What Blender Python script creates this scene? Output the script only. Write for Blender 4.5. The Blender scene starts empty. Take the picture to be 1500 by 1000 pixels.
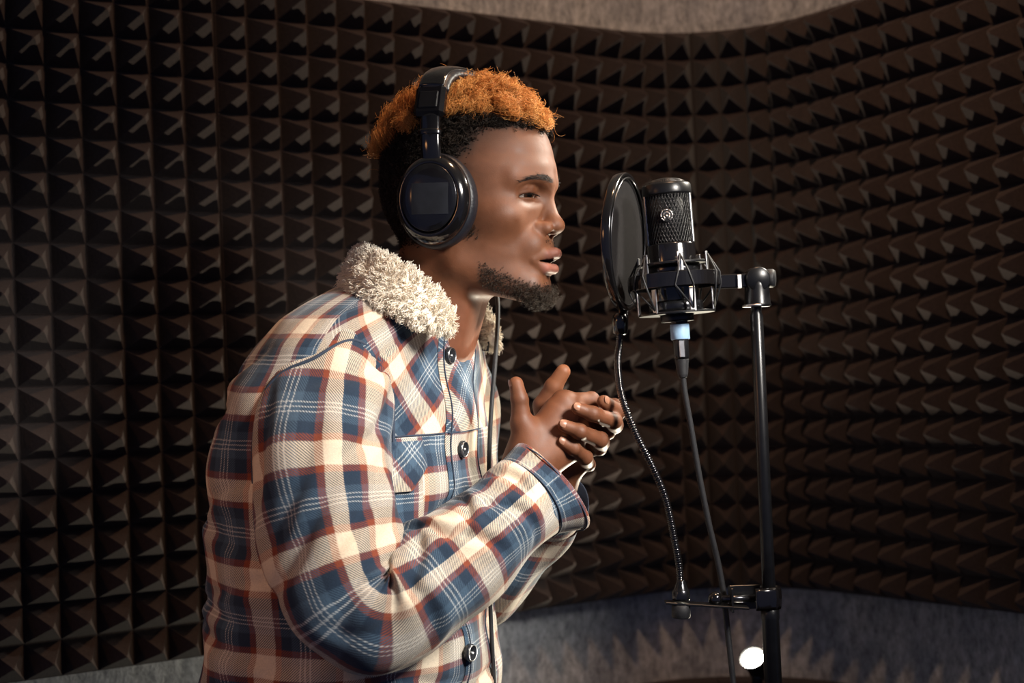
import bpy, math, random
import numpy as np
from mathutils import Matrix, Vector, Euler

random.seed(7); RNG = np.random.default_rng(7)
SC = bpy.context.scene
COL = SC.collection

# ------------------------------------------------------------------ camera
FPX = 2083.0                                  # 50 mm lens on a 36 mm sensor, 1500 px wide
CAM_LOC = np.array([0.0, 0.0, 1.36])
PITCH, ROLL = math.radians(1.8), math.radians(-2.3)
cam_rot = (Matrix.Rotation(math.pi/2 + PITCH, 3, 'X') @ Matrix.Rotation(ROLL, 3, 'Z'))
cam_data = bpy.data.cameras.new('camera'); cam = bpy.data.objects.new('camera', cam_data); COL.objects.link(cam)
cam.matrix_world = Matrix.Translation(CAM_LOC) @ cam_rot.to_4x4()
cam_data.sensor_width = 36; cam_data.lens = 50; cam_data.clip_start = 0.05
cam_data.dof.use_dof = True; cam_data.dof.focus_distance = 1.58; cam_data.dof.aperture_fstop = 4.5
SC.camera = cam
RC = np.array(cam_rot)
RIGHT, UP, DEP = RC[:, 0], RC[:, 1], -RC[:, 2]     # the photograph's axes in the room

def P(u, v, Y):
    """photo pixel + distance into the room (m) -> point"""
    d = RC @ np.array([(u-750)/FPX, (500-v)/FPX, -1.0])
    return CAM_LOC + d*(Y/d[1])

# ------------------------------------------------------------------ world, lights, exposure
w = bpy.data.worlds.new('world'); SC.world = w; w.use_nodes = True
w.node_tree.nodes['Background'].inputs[0].default_value = (0.21, 0.26, 0.50, 1)
w.node_tree.nodes['Background'].inputs[1].default_value = 0.25
SC.view_settings.view_transform = 'Standard'; SC.view_settings.look = 'None'
SC.view_settings.exposure = 0.0; SC.view_settings.gamma = 1.0; SC.view_settings.use_curve_mapping = False

def area(name, loc, target, size, power, color, spread=180):
    l = bpy.data.lights.new(name, 'AREA'); l.shape = 'DISK'; l.size = size; l.energy = power; l.color = color
    l.spread = math.radians(spread)
    o = bpy.data.objects.new(name, l); COL.objects.link(o); o.location = loc
    o.rotation_euler = (Vector(target)-Vector(loc)).to_track_quat('-Z', 'Y').to_euler()
    return o
area('key_softbox', (0.78, 0.80, 1.90), (-0.06, 1.6, 1.28), 0.30, 2.85, (1.0, 0.94, 0.86), 46)
area('rim_lamp', (0.78, 1.95, 2.02), (0.08, 1.64, 1.50), 0.10, 1.5, (1.0, 0.92, 0.78), 45)
area('warm_side_lamp', (-1.05, 0.85, 1.75), (-0.22, 1.62, 1.15), 0.25, .32, (1.0, 0.46, 0.17), 60)
area('overhead_lamp', (0.36, 1.42, 2.52), (0.20, 2.0, 1.3), 0.10, 8.0, (1.0, 0.60, 0.35))

# ------------------------------------------------------------------ helpers
def mesh_obj(name, verts, faces, mat=None, parent=None, smooth=True, uv=None, col=None, kind=None):
    me = bpy.data.meshes.new(name)
    verts = np.asarray(verts, dtype=np.float32)
    if isinstance(faces, np.ndarray):
        n, k = faces.shape
        me.vertices.add(len(verts)); me.vertices.foreach_set('co', verts.ravel())
        me.loops.add(n*k); me.loops.foreach_set('vertex_index', faces.astype(np.int32).ravel())
        me.polygons.add(n); me.polygons.foreach_set('loop_start', np.arange(0, n*k, k, dtype=np.int32))
        me.update(calc_edges=True)
    else:
        me.from_pydata(verts.tolist(), [], [list(map(int, f)) for f in faces]); me.update()
    if smooth: me.polygons.foreach_set('use_smooth', np.ones(len(me.polygons), dtype=bool))
    if uv is not None:
        uv = np.asarray(uv, dtype=np.float32)
        lay = me.uv_layers.new(name='UVMap')
        if len(uv) == len(verts):
            vi = np.zeros(len(me.loops), dtype=np.int32); me.loops.foreach_get('vertex_index', vi); uv = uv[vi]
        lay.data.foreach_set('uv', uv.ravel())
    if col is not None:
        a = me.color_attributes.new('Col', 'FLOAT_COLOR', 'POINT')
        c = np.ones((len(verts), 4), dtype=np.float32); c[:, :3] = col
        a.data.foreach_set('color', c.ravel())
    if mat: me.materials.append(mat)
    o = bpy.data.objects.new(name, me); COL.objects.link(o)
    if parent: attach(o, parent)
    if kind: o['kind'] = kind
    return o

def attach(o, parent):
    o.parent = parent
    if parent.type == 'EMPTY': o.matrix_parent_inverse = Matrix.Translation(-Vector(parent.location))

def thing(name, label, cat, loc, group=None):
    o = bpy.data.objects.new(name, None); COL.objects.link(o); o.location = loc
    o.empty_display_size = 0.05
    o['label'] = label; o['category'] = cat
    if group: o['group'] = group
    return o

class MB:
    """collects shapes of ONE part"""
    def __init__(s): s.v, s.f, s.n, s.uv = [], [], 0, []
    def add(s, v, f, uv=None):
        v = np.asarray(v, float); s.v.append(v)
        s.f += [[int(i)+s.n for i in q] for q in f]; s.n += len(v)
        s.uv.append(np.zeros((len(v), 2)) if uv is None else uv)
        return s
    def build(s, name, mat, parent=None, smooth=True, uv=False, kind=None):
        return mesh_obj(name, np.vstack(s.v), s.f, mat, parent, smooth, np.vstack(s.uv) if uv else None, kind=kind)

def nrm(v): v = np.asarray(v, float); return v/max(np.linalg.norm(v), 1e-12)

def spline(pts, n):
    """Catmull-Rom through rows of pts (any columns), n samples, even in arc length"""
    p = np.asarray(pts, float); p = np.vstack([2*p[0]-p[1], p, 2*p[-1]-p[-2]]); out = []
    for i in range(1, len(p)-2):
        t = np.linspace(0, 1, 24, endpoint=False)[:, None]
        a, b, c, d = p[i-1], p[i], p[i+1], p[i+2]
        out.append(.5*((2*b)+(c-a)*t+(2*a-5*b+4*c-d)*t*t+(3*b-a-3*c+d)*t**3))
    out.append(p[-2][None]); q = np.vstack(out)
    L = np.r_[0, np.cumsum(np.linalg.norm(np.diff(q[:, :3], axis=0), axis=1))]
    s = np.linspace(0, L[-1], n)
    return np.stack([np.interp(s, L, q[:, k]) for k in range(q.shape[1])], 1)

def frames(c, ref=None):
    c = np.asarray(c, float)
    T = np.gradient(c, axis=0); T /= np.linalg.norm(T, axis=1)[:, None]+1e-12
    a = np.array(ref if ref is not None else ([0, 0, 1] if abs(T[0][2]) < .9 else [1, 0, 0]), float)
    N = np.zeros_like(c); N[0] = nrm(a-T[0]*a.dot(T[0]))
    for i in range(1, len(c)):
        N[i] = nrm(N[i-1]-T[i]*N[i-1].dot(T[i]))
    return T, N, np.cross(T, N)

def grid_faces(nr, nc, wrap=True):
    i = np.arange(nr-1)[:, None]; j = np.arange(nc if wrap else nc-1)[None, :]
    a = i*nc+j; b = i*nc+(j+1) % nc
    return np.stack([a, b, b+nc, a+nc], -1).reshape(-1, 4)

def tube(c, r, seg=10, caps=True, ref=None, sq=None):
    """round tube along points c with radius r (scalar or per point); sq=(a,b) scales the two cross axes"""
    c = np.asarray(c, float); n = len(c); r = np.broadcast_to(np.asarray(r, float), (n,))
    T, N, B = frames(c, ref)
    th = np.linspace(0, 2*np.pi, seg, endpoint=False)
    ka, kb = sq if sq else (1, 1)
    V = c[:, None]+r[:, None, None]*(ka*np.cos(th)[None, :, None]*N[:, None]+kb*np.sin(th)[None, :, None]*B[:, None])
    V = V.reshape(-1, 3); F = grid_faces(n, seg).tolist()
    if caps:
        F.append(list(range(seg-1, -1, -1))); F.append([(n-1)*seg+k for k in range(seg)])
    return V, F

def lathe(profile, seg, org, ax, ref=None, caps=True):
    """profile rows (radius, height along ax)"""
    ax = nrm(ax); a = np.array(ref if ref is not None else ([1, 0, 0] if abs(ax[0]) < .9 else [0, 1, 0]), float)
    X = nrm(a-ax*a.dot(ax)); Yv = np.cross(ax, X)
    pr = np.asarray(profile, float); th = np.linspace(0, 2*np.pi, seg, endpoint=False)
    V = (np.asarray(org)+pr[:, 1][:, None, None]*ax+pr[:, 0][:, None, None]*(np.cos(th)[None, :, None]*X+np.sin(th)[None, :, None]*Yv)).reshape(-1, 3)
    F = grid_faces(len(pr), seg).tolist()
    if caps:
        if pr[0, 0] > 1e-5: F.append(list(range(seg-1, -1, -1)))
        if pr[-1, 0] > 1e-5: F.append([(len(pr)-1)*seg+k for k in range(seg)])
    return V, F

def box(c, X, Y, Z, bev=0.0):
    """box with half vectors X,Y,Z, chamfered edges"""
    c = np.asarray(c, float); X, Y, Z = map(lambda q: np.asarray(q, float), (X, Y, Z))
    if bev <= 0:
        V = [c+i*X+j*Y+k*Z for i in (-1, 1) for j in (-1, 1) for k in (-1, 1)]
        return np.array(V), [[0, 1, 3, 2], [4, 6, 7, 5], [0, 4, 5, 1], [2, 3, 7, 6], [0, 2, 6, 4], [1, 5, 7, 3]]
    lx, ly, lz = [np.linalg.norm(q) for q in (X, Y, Z)]
    V = []; idx = {}
    for i in (-1, 1):
        for j in (-1, 1):
            for k in (-1, 1):
                for m in range(3):
                    s = [1-bev/lx, 1-bev/ly, 1-bev/lz]; s[m] = 1
                    idx[i, j, k, m] = len(V); V.append(c+i*s[0]*X+j*s[1]*Y+k*s[2]*Z)
    F = []
    q4 = [(-1, -1), (1, -1), (1, 1), (-1, 1)]
    for sg in (-1, 1):
        F.append([idx[sg, a, b, 0] for a, b in q4][::sg]); F.append([idx[a, sg, b, 1] for a, b in q4][::-sg]); F.append([idx[a, b, sg, 2] for a, b in q4][::sg])
    for a in (-1, 1):
        for b in (-1, 1):
            F.append([idx[a, b, -1, 0], idx[a, b, 1, 0], idx[a, b, 1, 1], idx[a, b, -1, 1]])
            F.append([idx[a, -1, b, 0], idx[a, 1, b, 0], idx[a, 1, b, 2], idx[a, -1, b, 2]])
            F.append([idx[-1, a, b, 1], idx[1, a, b, 1], idx[1, a, b, 2], idx[-1, a, b, 2]])
            for k in (-1, 1): F.append([idx[a, b, k, 0], idx[a, b, k, 1], idx[a, b, k, 2]])
    return np.array(V), F

def ring_pts(c, X, Y, n=48, a0=0, a1=2*math.pi, closed=True):
    t = np.linspace(a0, a1, n, endpoint=not closed) if not closed else np.linspace(a0, a1, n+1)
    return np.asarray(c)+np.cos(t)[:, None]*np.asarray(X)+np.sin(t)[:, None]*np.asarray(Y)

# --- implicit surfaces (numpy) -> mesh
def smin(a, b, k): h = np.clip(.5+.5*(b-a)/k, 0, 1); return b+(a-b)*h-k*h*(1-h)
def smax(a, b, k): return -smin(-a, -b, k)
def cap(p, a, b, ra, rb):
    a = np.asarray(a, float); b = np.asarray(b, float); d = b-a
    t = np.clip(((p-a) @ d)/(d @ d), 0, 1)
    return np.linalg.norm(p-a-t[:, None]*d, axis=1)-(ra+(rb-ra)*t)
def ell(p, c, r, M=None):
    q = p-np.asarray(c, float)
    if M is not None: q = q @ M
    r = np.asarray(r, float); k0 = np.linalg.norm(q/r, axis=1); k1 = np.linalg.norm(q/(r*r), axis=1)+1e-9
    return k0*(k0-1)/k1

def surface_net(f, lo, hi, h):
    lo = np.asarray(lo, float); n = np.ceil((np.asarray(hi)-lo)/h/4).astype(int)*4+1
    ax = [lo[i]+h*np.arange(n[i]) for i in range(3)]
    cs = [a[::4] for a in ax]
    G = np.stack(np.meshgrid(*cs, indexing='ij'), -1).reshape(-1, 3)
    Fc = f(G).reshape([len(c) for c in cs])
    near = np.abs(Fc) < 4*h*2.2
    big = near.copy()
    for a in range(3):
        big[(slice(None),)*a+(slice(1, None),)] |= near[(slice(None),)*a+(slice(None, -1),)]
        big[(slice(None),)*a+(slice(None, -1),)] |= near[(slice(None),)*a+(slice(1, None),)]
        near = big.copy()
    idx = [np.clip((np.arange(n[i])+2)//4, 0, len(cs[i])-1) for i in range(3)]
    F = Fc[np.ix_(*idx)].astype(np.float32); M = big[np.ix_(*idx)]
    ii = np.argwhere(M); pts = lo+ii*h
    vals = np.concatenate([f(pts[k:k+400000]) for k in range(0, len(pts), 400000)])
    F[M] = vals
    S = F < 0
    c8 = [(i, j, k) for i in (0, 1) for j in (0, 1) for k in (0, 1)]
    def sl(A, o): return A[o[0]:A.shape[0]-1+o[0], o[1]:A.shape[1]-1+o[1], o[2]:A.shape[2]-1+o[2]]
    cnt = sum(sl(S, o).astype(np.int8) for o in c8)
    act = (cnt > 0) & (cnt < 8); cells = np.argwhere(act)
    vid = -np.ones(act.shape, int); vid[act] = np.arange(len(cells))
    acc = np.zeros((len(cells), 3)); num = np.zeros(len(cells))
    for a in c8:
        for d in range(3):
            if a[d]: continue
            b = list(a); b[d] = 1
            fa = F[cells[:, 0]+a[0], cells[:, 1]+a[1], cells[:, 2]+a[2]]; fb = F[cells[:, 0]+b[0], cells[:, 1]+b[1], cells[:, 2]+b[2]]
            m = (fa < 0) != (fb < 0); t = np.zeros_like(fa); t[m] = fa[m]/(fa[m]-fb[m])
            q = np.array(a, float)[None]+t[:, None]*(np.array(b)-np.array(a))
            acc[m] += q[m]; num[m] += 1
    V = lo+(cells+acc/num[:, None])*h
    Q = []
    for d in range(3):
        e1, e2 = [(1, 2), (2, 0), (0, 1)][d]
        sA = [slice(1, -1)]*3; sA[d] = slice(0, -1); sB = list(sA); sB[d] = slice(1, None)
        A = S[tuple(sA)]; B = S[tuple(sB)]
        for flip in (0, 1):
            w_ = np.argwhere((A & ~B) if not flip else (~A & B))
            if not len(w_): continue
            w_ = w_.copy(); 
            for a in range(3):
                if a != d: w_[:, a] += 1
            def vv(o1, o2):
                c = w_.copy(); c[:, e1] -= o1; c[:, e2] -= o2; return vid[c[:, 0], c[:, 1], c[:, 2]]
            q = np.stack([vv(0, 0), vv(1, 0), vv(1, 1), vv(0, 1)], 1)
            Q.append(q if not flip else q[:, ::-1])
    Q = np.vstack(Q); Q = Q[(Q >= 0).all(1)]
    return V, Q

def vnoise(p, s, seed=0):
    """cheap smooth noise from a few sine waves"""
    r = np.random.default_rng(seed); o = np.zeros(len(p))
    for k in range(6):
        d = r.normal(size=3); d /= np.linalg.norm(d); o += np.sin((p @ d)/s*6.28*(.6+.8*r.random())+r.random()*6.28)
    return o/6

# ------------------------------------------------------------------ materials
class NT:
    def __init__(s, name):
        s.m = bpy.data.materials.new(name); s.m.use_nodes = True; s.t = s.m.node_tree
        s.b = s.t.nodes['Principled BSDF']
    def n(s, typ, **kw):
        o = s.t.nodes.new(typ)
        for k, v in kw.items(): setattr(o, k, v)
        return o
    def l(s, a, b): s.t.links.new(a, b)
    def setv(s, **kw):
        for k, v in kw.items():
            k = k.replace('_', ' ')
            s.b.inputs[k].default_value = (*v, 1) if isinstance(v, tuple) and len(v) == 3 else v
        return s
    def math(s, op, a, b=None):
        o = s.n('ShaderNodeMath', operation=op)
        for i, x in enumerate((a, b)):
            if x is None: continue
            if isinstance(x, (int, float)): o.inputs[i].default_value = x
            else: s.l(x, o.inputs[i])
        return o.outputs[0]
    def mix(s, fac, a, b, mode='MIX'):
        o = s.n('ShaderNodeMix', data_type='RGBA', blend_type=mode)
        for i, x in ((0, fac), (6, a), (7, b)):
            if isinstance(x, (int, float)): o.inputs[i].default_value = x
            elif isinstance(x, tuple): o.inputs[i].default_value = (*x, 1)
            else: s.l(x, o.inputs[i])
        return o.outputs[2]
    def noise(s, scale, detail=4, co='Object', rough=.6):
        t = s.n('ShaderNodeTexCoord'); o = s.n('ShaderNodeTexNoise'); o.inputs['Scale'].default_value = scale
        o.inputs['Detail'].default_value = detail; o.inputs['Roughness'].default_value = rough
        s.l(t.outputs[co], o.inputs['Vector']); return o.outputs['Fac']
    def bump(s, h, strength=.3, dist=.002):
        o = s.n('ShaderNodeBump'); o.inputs['Strength'].default_value = strength; o.inputs['Distance'].default_value = dist
        s.l(h, o.inputs['Height']); s.l(o.outputs[0], s.b.inputs['Normal']); return s
    def ramp(s, fac, stops, interp='LINEAR'):
        o = s.n('ShaderNodeValToRGB'); o.color_ramp.interpolation = interp; e = o.color_ramp.elements
        while len(e) < len(stops): e.new(.5)
        for el, (p, c) in zip(e, stops): el.position = p; el.color = (*c, 1)
        s.l(fac, o.inputs[0]); return o.outputs[0]

def plain(name, col, rough=.5, metal=0, var=.12, nscale=60, bump=0.0, spec=.5, coat=0):
    t = NT(name); t.setv(Roughness=rough, Metallic=metal); t.b.inputs['Specular IOR Level'].default_value = spec
    f = t.noise(nscale)
    lo = tuple(c*(1-var) for c in col); hi = tuple(min(1, c*(1+var)) for c in col)
    t.l(t.ramp(f, [(.3, lo), (.7, hi)]), t.b.inputs['Base Color'])
    if bump: t.bump(f, bump, .001)
    if coat: t.b.inputs['Coat Weight'].default_value = coat; t.b.inputs['Coat Roughness'].default_value = .08
    return t.m

def carpet():
    t = NT('grey_carpet'); t.setv(Roughness=.95); t.b.inputs['Specular IOR Level'].default_value = .1
    tc = t.n('ShaderNodeTexCoord'); mp = t.n('ShaderNodeMapping'); mp.inputs['Scale'].default_value = (1, 1, .55)
    t.l(tc.outputs['Object'], mp.inputs['Vector'])
    n1 = t.n('ShaderNodeTexNoise'); n1.inputs['Scale'].default_value = 90; n1.inputs['Detail'].default_value = 6; n1.inputs['Roughness'].default_value = .75
    n2 = t.n('ShaderNodeTexNoise'); n2.inputs['Scale'].default_value = 14; n2.inputs['Detail'].default_value = 3
    t.l(mp.outputs[0], n1.inputs['Vector']); t.l(mp.outputs[0], n2.inputs['Vector'])
    c1 = t.ramp(n1.outputs['Fac'], [(.32, (.22, .23, .24)), (.68, (.72, .74, .75))])
    c2 = t.ramp(n2.outputs['Fac'], [(.35, (.72, .74, .78)), (.65, (1, 1, 1))])
    t.l(t.mix(1.0, c1, c2, 'MULTIPLY'), t.b.inputs['Base Color']); t.bump(n1.outputs['Fac'], .9, .004)
    return t.m

def foam_mat():
    t = NT('charcoal_foam'); t.setv(Roughness=.9); t.b.inputs['Specular IOR Level'].default_value = .25
    f = t.noise(240, 3); g = t.noise(9, 3)
    c1 = t.ramp(f, [(.3, (.034, .025, .023)), (.7, (.054, .039, .035))]); c2 = t.ramp(g, [(.3, (.82, .82, .85)), (.7, (1, 1, 1))])
    t.l(t.mix(1.0, c1, c2, 'MULTIPLY'), t.b.inputs['Base Color']); t.bump(f, .35, .0015)
    t.b.inputs['Sheen Weight'].default_value = .06
    return t.m

PERIOD = .091
def plaid(name='plaid_flannel', tint=(1, 1, 1)):
    t = NT(name); t.setv(Roughness=.88); t.b.inputs['Specular IOR Level'].default_value = .15
    tc = t.n('ShaderNodeTexCoord'); sp = t.n('ShaderNodeSeparateXYZ'); t.l(tc.outputs['UV'], sp.inputs[0])
    wob = t.noise(28, 2)
    wv = t.math('MULTIPLY', t.math('SUBTRACT', wob, .5), .004)
    cream, rust, navy, line, blue = (.80, .68, .52), (.25, .062, .034), (.022, .040, .070), (.50, .54, .56), (.062, .108, .165)
    stops = [(0, cream), (.235, cream), (.25, rust), (.312, rust), (.327, navy), (.47, navy), (.49, blue), (.572, blue), (.576, line), (.588, line), (.592, blue), (.624, blue), (.628, line), (.640, line),
             (.644, blue), (.676, blue), (.680, line), (.692, line), (.696, blue), (.78, blue), (.80, navy), (.910, navy), (.925, rust), (.985, rust), (1, cream)]
    cs = []
    for k in (0, 1):
        fr = t.math('FRACT', t.math('MULTIPLY', t.math('ADD', sp.outputs[k], wv), 1/PERIOD))
        cs.append(t.ramp(fr, stops))
    tw = t.math('FRACT', t.math('MULTIPLY', t.math('ADD', sp.outputs[0], sp.outputs[1]), 1/.0027))
    fac = t.ramp(tw, [(0, (.14,)*3), (.40, (.14,)*3), (.5, (.86,)*3), (.90, (.86,)*3), (1, (.14,)*3)])
    c = t.mix(fac, cs[0], cs[1])
    fz = t.noise(700, 2); c = t.mix(1.0, c, t.ramp(fz, [(.3, (.8,)*3), (.7, (1, 1, 1))]), 'MULTIPLY')
    t.l(c, t.b.inputs['Base Color'])
    hgt = t.math('ADD', t.math('MULTIPLY', tw, .5), fz); t.bump(hgt, .35, .0008)
    t.b.inputs['Sheen Weight'].default_value = .15
    return t.m

def skin():
    t = NT('brown_skin'); t.setv(Roughness=.46); t.b.inputs['Specular IOR Level'].default_value = .4
    a = t.n('ShaderNodeVertexColor', layer_name='Col')
    f = t.noise(55, 5); g = t.noise(900, 3)
    c = t.mix(1.0, a.outputs[0], t.ramp(f, [(.3, (.82, .80, .78)), (.7, (1.08, 1.06, 1.05))]), 'MULTIPLY')
    t.l(c, t.b.inputs['Base Color'])
    t.b.inputs['Subsurface Weight'].default_value = .12; t.b.inputs['Subsurface Radius'].default_value = (.006, .002, .001); t.b.inputs['Subsurface Scale'].default_value = 1.0
    t.l(t.ramp(f, [(.3, (.50,)*3), (.7, (.66,)*3)]), t.b.inputs['Roughness'])
    t.bump(t.math('ADD', g, f), .16, .0008)
    return t.m

def hairmat(name, rough=.5):
    t = NT(name); t.setv(Roughness=rough); a = t.n('ShaderNodeVertexColor', layer_name='Col')
    t.l(a.outputs[0], t.b.inputs['Base Color']); t.b.inputs['Specular IOR Level'].default_value = .2
    return t.m

def emis(name, col, strength):
    t = NT(name); t.setv(Base_Color=(1.0, 1.0, 1.0)); t.b.inputs['Emission Color'].default_value = (*col, 1); t.b.inputs['Emission Strength'].default_value = strength
    t.noise(10); return t.m

def screen():
    t = NT('pop_screen_nylon'); t.setv(Roughness=.95); t.b.inputs['Specular IOR Level'].default_value = .05
    f = t.noise(1400, 1); t.l(t.ramp(f, [(.4, (.006, .006, .007)), (.6, (.020, .018, .018))]), t.b.inputs['Base Color'])
    t.b.inputs['Alpha'].default_value = .86
    return t.m

M = dict(carpet=carpet(), foam=foam_mat(), plaid=plaid(), skin=skin(),
         gloss=plain('gloss_black_plastic', (.006, .0055, .006), .14, 0, .2, 30, coat=.6),
         satin=plain('satin_black_metal', (.008, .008, .009), .30, .15, .25, 80),
         matte=plain('matte_black_rubber', (.014, .014, .016), .6, 0, .25, 200, .15),
         pad=plain('black_leatherette', (.010, .011, .016), .42, 0, .3, 350, .5),
         steel=plain('brushed_steel', (.66, .66, .67), .34, 1, .15, 120),
         dark_steel=plain('dark_chrome', (.06, .06, .065), .22, .9, .2, 90),
         wire=plain('mesh_wire', (.055, .053, .052), .35, .8, .2, 300),
         fleece=plain('cream_fleece', (.86, .80, .69), .95, 0, .12, 200, .4),
         hair=hairmat('hair'), fur=hairmat('fleece_pile', .9),
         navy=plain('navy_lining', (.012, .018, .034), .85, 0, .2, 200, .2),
         denim=plain('dark_denim', (.02, .026, .045), .85, 0, .25, 300, .3),
         thread=plain('navy_stitching', (.03, .045, .075), .8, 0, .2, 300, .2),
         tape=plain('light_blue_tape', (.33, .52, .72), .5, 0, .12, 90, .1),
         patch=plain('dark_grey_label', (.016, .018, .024), .8, 0, .2, 60, .2, spec=.2),
         eye=None, lamp=emis('lamp_glow', (1, .93, .78), 60), screen=screen(),
         nail=plain('fingernail', (.30, .145, .09), .35, 0, .1, 200), badge=plain('silver_badge', (.72, .68, .64), .25, .9, .1, 150),
         horn=plain('dark_button', (.02, .022, .026), .2, 0, .2, 90), floor=None)
# ------------------------------------------------------------------ the booth: two carpeted walls with a rounded corner
CELL, NCELL = .05, 10
DL = np.array([math.sin(math.radians(58)), math.cos(math.radians(58))]); DR = np.array([math.sin(math.radians(37)), -math.cos(math.radians(37))])
CRN = np.array([.408, 2.654]); RAD = .26
TURN = math.acos(DL @ DR); TL = RAD*math.tan(TURN/2); HALF = RAD*TURN/2
NL = np.array([DL[1], -DL[0]]); NR = np.array([DR[1], -DR[0]])      # towards the room
def path(s):
    """plan point and inward normal at arc length s measured from the middle of the corner"""
    if s < -HALF: return CRN-DL*(TL-(s+HALF)), NL
    if s > HALF: return CRN+DR*(TL+(s-HALF)), NR
    cen = CRN-DL*TL+NL*RAD; a = (s+HALF)/RAD
    n = NL*math.cos(a)+DL*(-math.sin(a)); n = nrm(n)
    return cen-n*RAD, n
def wp(s, d, z):
    p, n = path(s); q = p+n*d; return (q[0], q[1], z)

def wall(name, s0, s1, z0, z1):
    ss = [s0]+[s for s in np.linspace(-HALF, HALF, 17) if s0 < s < s1]+[s1]
    V = []; 
    for s in ss: V += [wp(s, -.03, z0), wp(s, -.03, z1), wp(s, -.13, z1), wp(s, -.13, z0)]
    F = grid_faces(len(ss), 4).tolist()+[[3, 2, 1, 0], [len(V)-4+k for k in range(4)]]
    o = mesh_obj(name, V, F, M['carpet'], smooth=False); o['kind'] = 'structure'; return o
wall('wall_left', -2.3, 0, 0, 2.6); wall('wall_right', 0, 2.1, 0, 2.6)
t = NT('floor_carpet'); t.setv(Roughness=.95); f_ = t.noise(60, 6)
t.l(t.ramp(f_, [(.3, (.035, .036, .04)), (.7, (.075, .075, .08))]), t.b.inputs['Base Color']); t.bump(f_, .6, .004)
def slab(name, z0, z1, mat):
    pts = [wp(-2.3, -.13, 0), wp(-HALF, -.13, 0), wp(HALF, -.13, 0), wp(2.1, -.13, 0), (1.9, -.7, 0), (-1.6, -.7, 0)]
    n = len(pts); V = [(p[0], p[1], z0) for p in pts]+[(p[0], p[1], z1) for p in pts]
    F = [list(range(n)), list(range(2*n-1, n-1, -1))]+[[i, i+n, (i+1) % n+n, (i+1) % n] for i in range(n)]
    o = mesh_obj(name, V, F, mat, smooth=False); o['kind'] = 'structure'
slab('floor', -.1, 0, t.m); slab('ceiling', 2.6, 2.7, M['carpet'])

def foam_panel(s0, nc, z0, nr, label, group, seed, H=.054):
    rg = np.random.default_rng(seed); base = .016; g = .0003
    V, F = [], []
    cw = CELL*(1-.004)
    S = lambda x: s0+g+x*(CELL*nc-2*g)/nc
    Z = lambda y: z0+g+y*(CELL*nr-2*g)/nr
    for i in range(nc):
        for j in range(nr):
            o = len(V); jx, jy = rg.normal(0, .018, 2); hh = H*(1+rg.normal(0, .025))
            for m, h in ((1, 0), (.93, .035), (.5, .5), (.10, .93)):
                for a, b in ((-1, -1), (1, -1), (1, 1), (-1, 1)):
                    V.append(wp(S(i+.5+a*m*.5+jx*h), base+hh*h-.03*0, Z(j+.5+b*m*.5+jy*h)))
            V.append(wp(S(i+.5+jx), base+hh*.965, Z(j+.5+jy)))
            for r in range(3):
                for k in range(4): F.append([o+r*4+k, o+r*4+(k+1) % 4, o+r*4+4+(k+1) % 4, o+r*4+4+k])
            for k in range(4): F.append([o+12+k, o+12+(k+1) % 4, o+16])
    # slab edges and back
    per = [(x, 0) for x in range(nc+1)]+[(nc, y) for y in range(1, nr+1)]+[(x, nr) for x in range(nc-1, -1, -1)]+[(0, y) for y in range(nr-1, 0, -1)]
    o = len(V); n = len(per)
    V += [wp(S(x), base, Z(y)) for x, y in per]; V += [wp(S(x), -.029, Z(y)) for x, y in per]
    F += [[o+k, o+n+k, o+n+(k+1) % n, o+(k+1) % n] for k in range(n)]
    ob = mesh_obj('acoustic_foam_panel', V, F, M['foam'], smooth=False)
    ob['label'] = label; ob['category'] = 'foam panel'; ob['group'] = group
    return ob
cols = [(-1.951, 10, 'at the open end of the wall far behind the singer'), (-1.450, 10, 'behind the back of the singer'), (-.949, 10, 'behind the head and shoulders of the singer'), (-.448, 8, 'between the singer and the booth corner'),
        (-.047, 8, 'in the rounded booth corner behind the microphone stand'), (.354, 10, 'on the wall to the right of the microphone stand'), (.855, 10, 'at the open end of the wall past the microphone stand')]
where = [(1.485, 10, 'upper'), (.985, 10, 'middle'), (.32, 10, 'lowest')]
k = 0
for z0, nr, nm in where:
    for s0, nc, lab in cols:
        k += 1
        foam_panel(s0, nc, z0, nr, nm+'-row charcoal pyramid foam panel '+lab, 'pyramid foam panels on the booth walls', 100+k)
# ------------------------------------------------------------------ the singer: head, neck and hands
PY = 1.64
person = thing('person', 'person in plaid jacket with orange hair singing with clasped hands', 'person', tuple(P(525, 1000, 1.66)*np.array([1, 1, 0])))
YAW = math.radians(18)
HC = P(690, 290, PY)
HF = math.cos(YAW)*RIGHT-math.sin(YAW)*DEP          # face direction
HL = math.sin(YAW)*RIGHT+math.cos(YAW)*DEP          # his left, away from the lens
HR = np.stack([HF, HL, UP])
def h2w(p): return HC+np.asarray(p) @ HR
def w2h(p): return (np.asarray(p)-HC) @ HR.T

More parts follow.
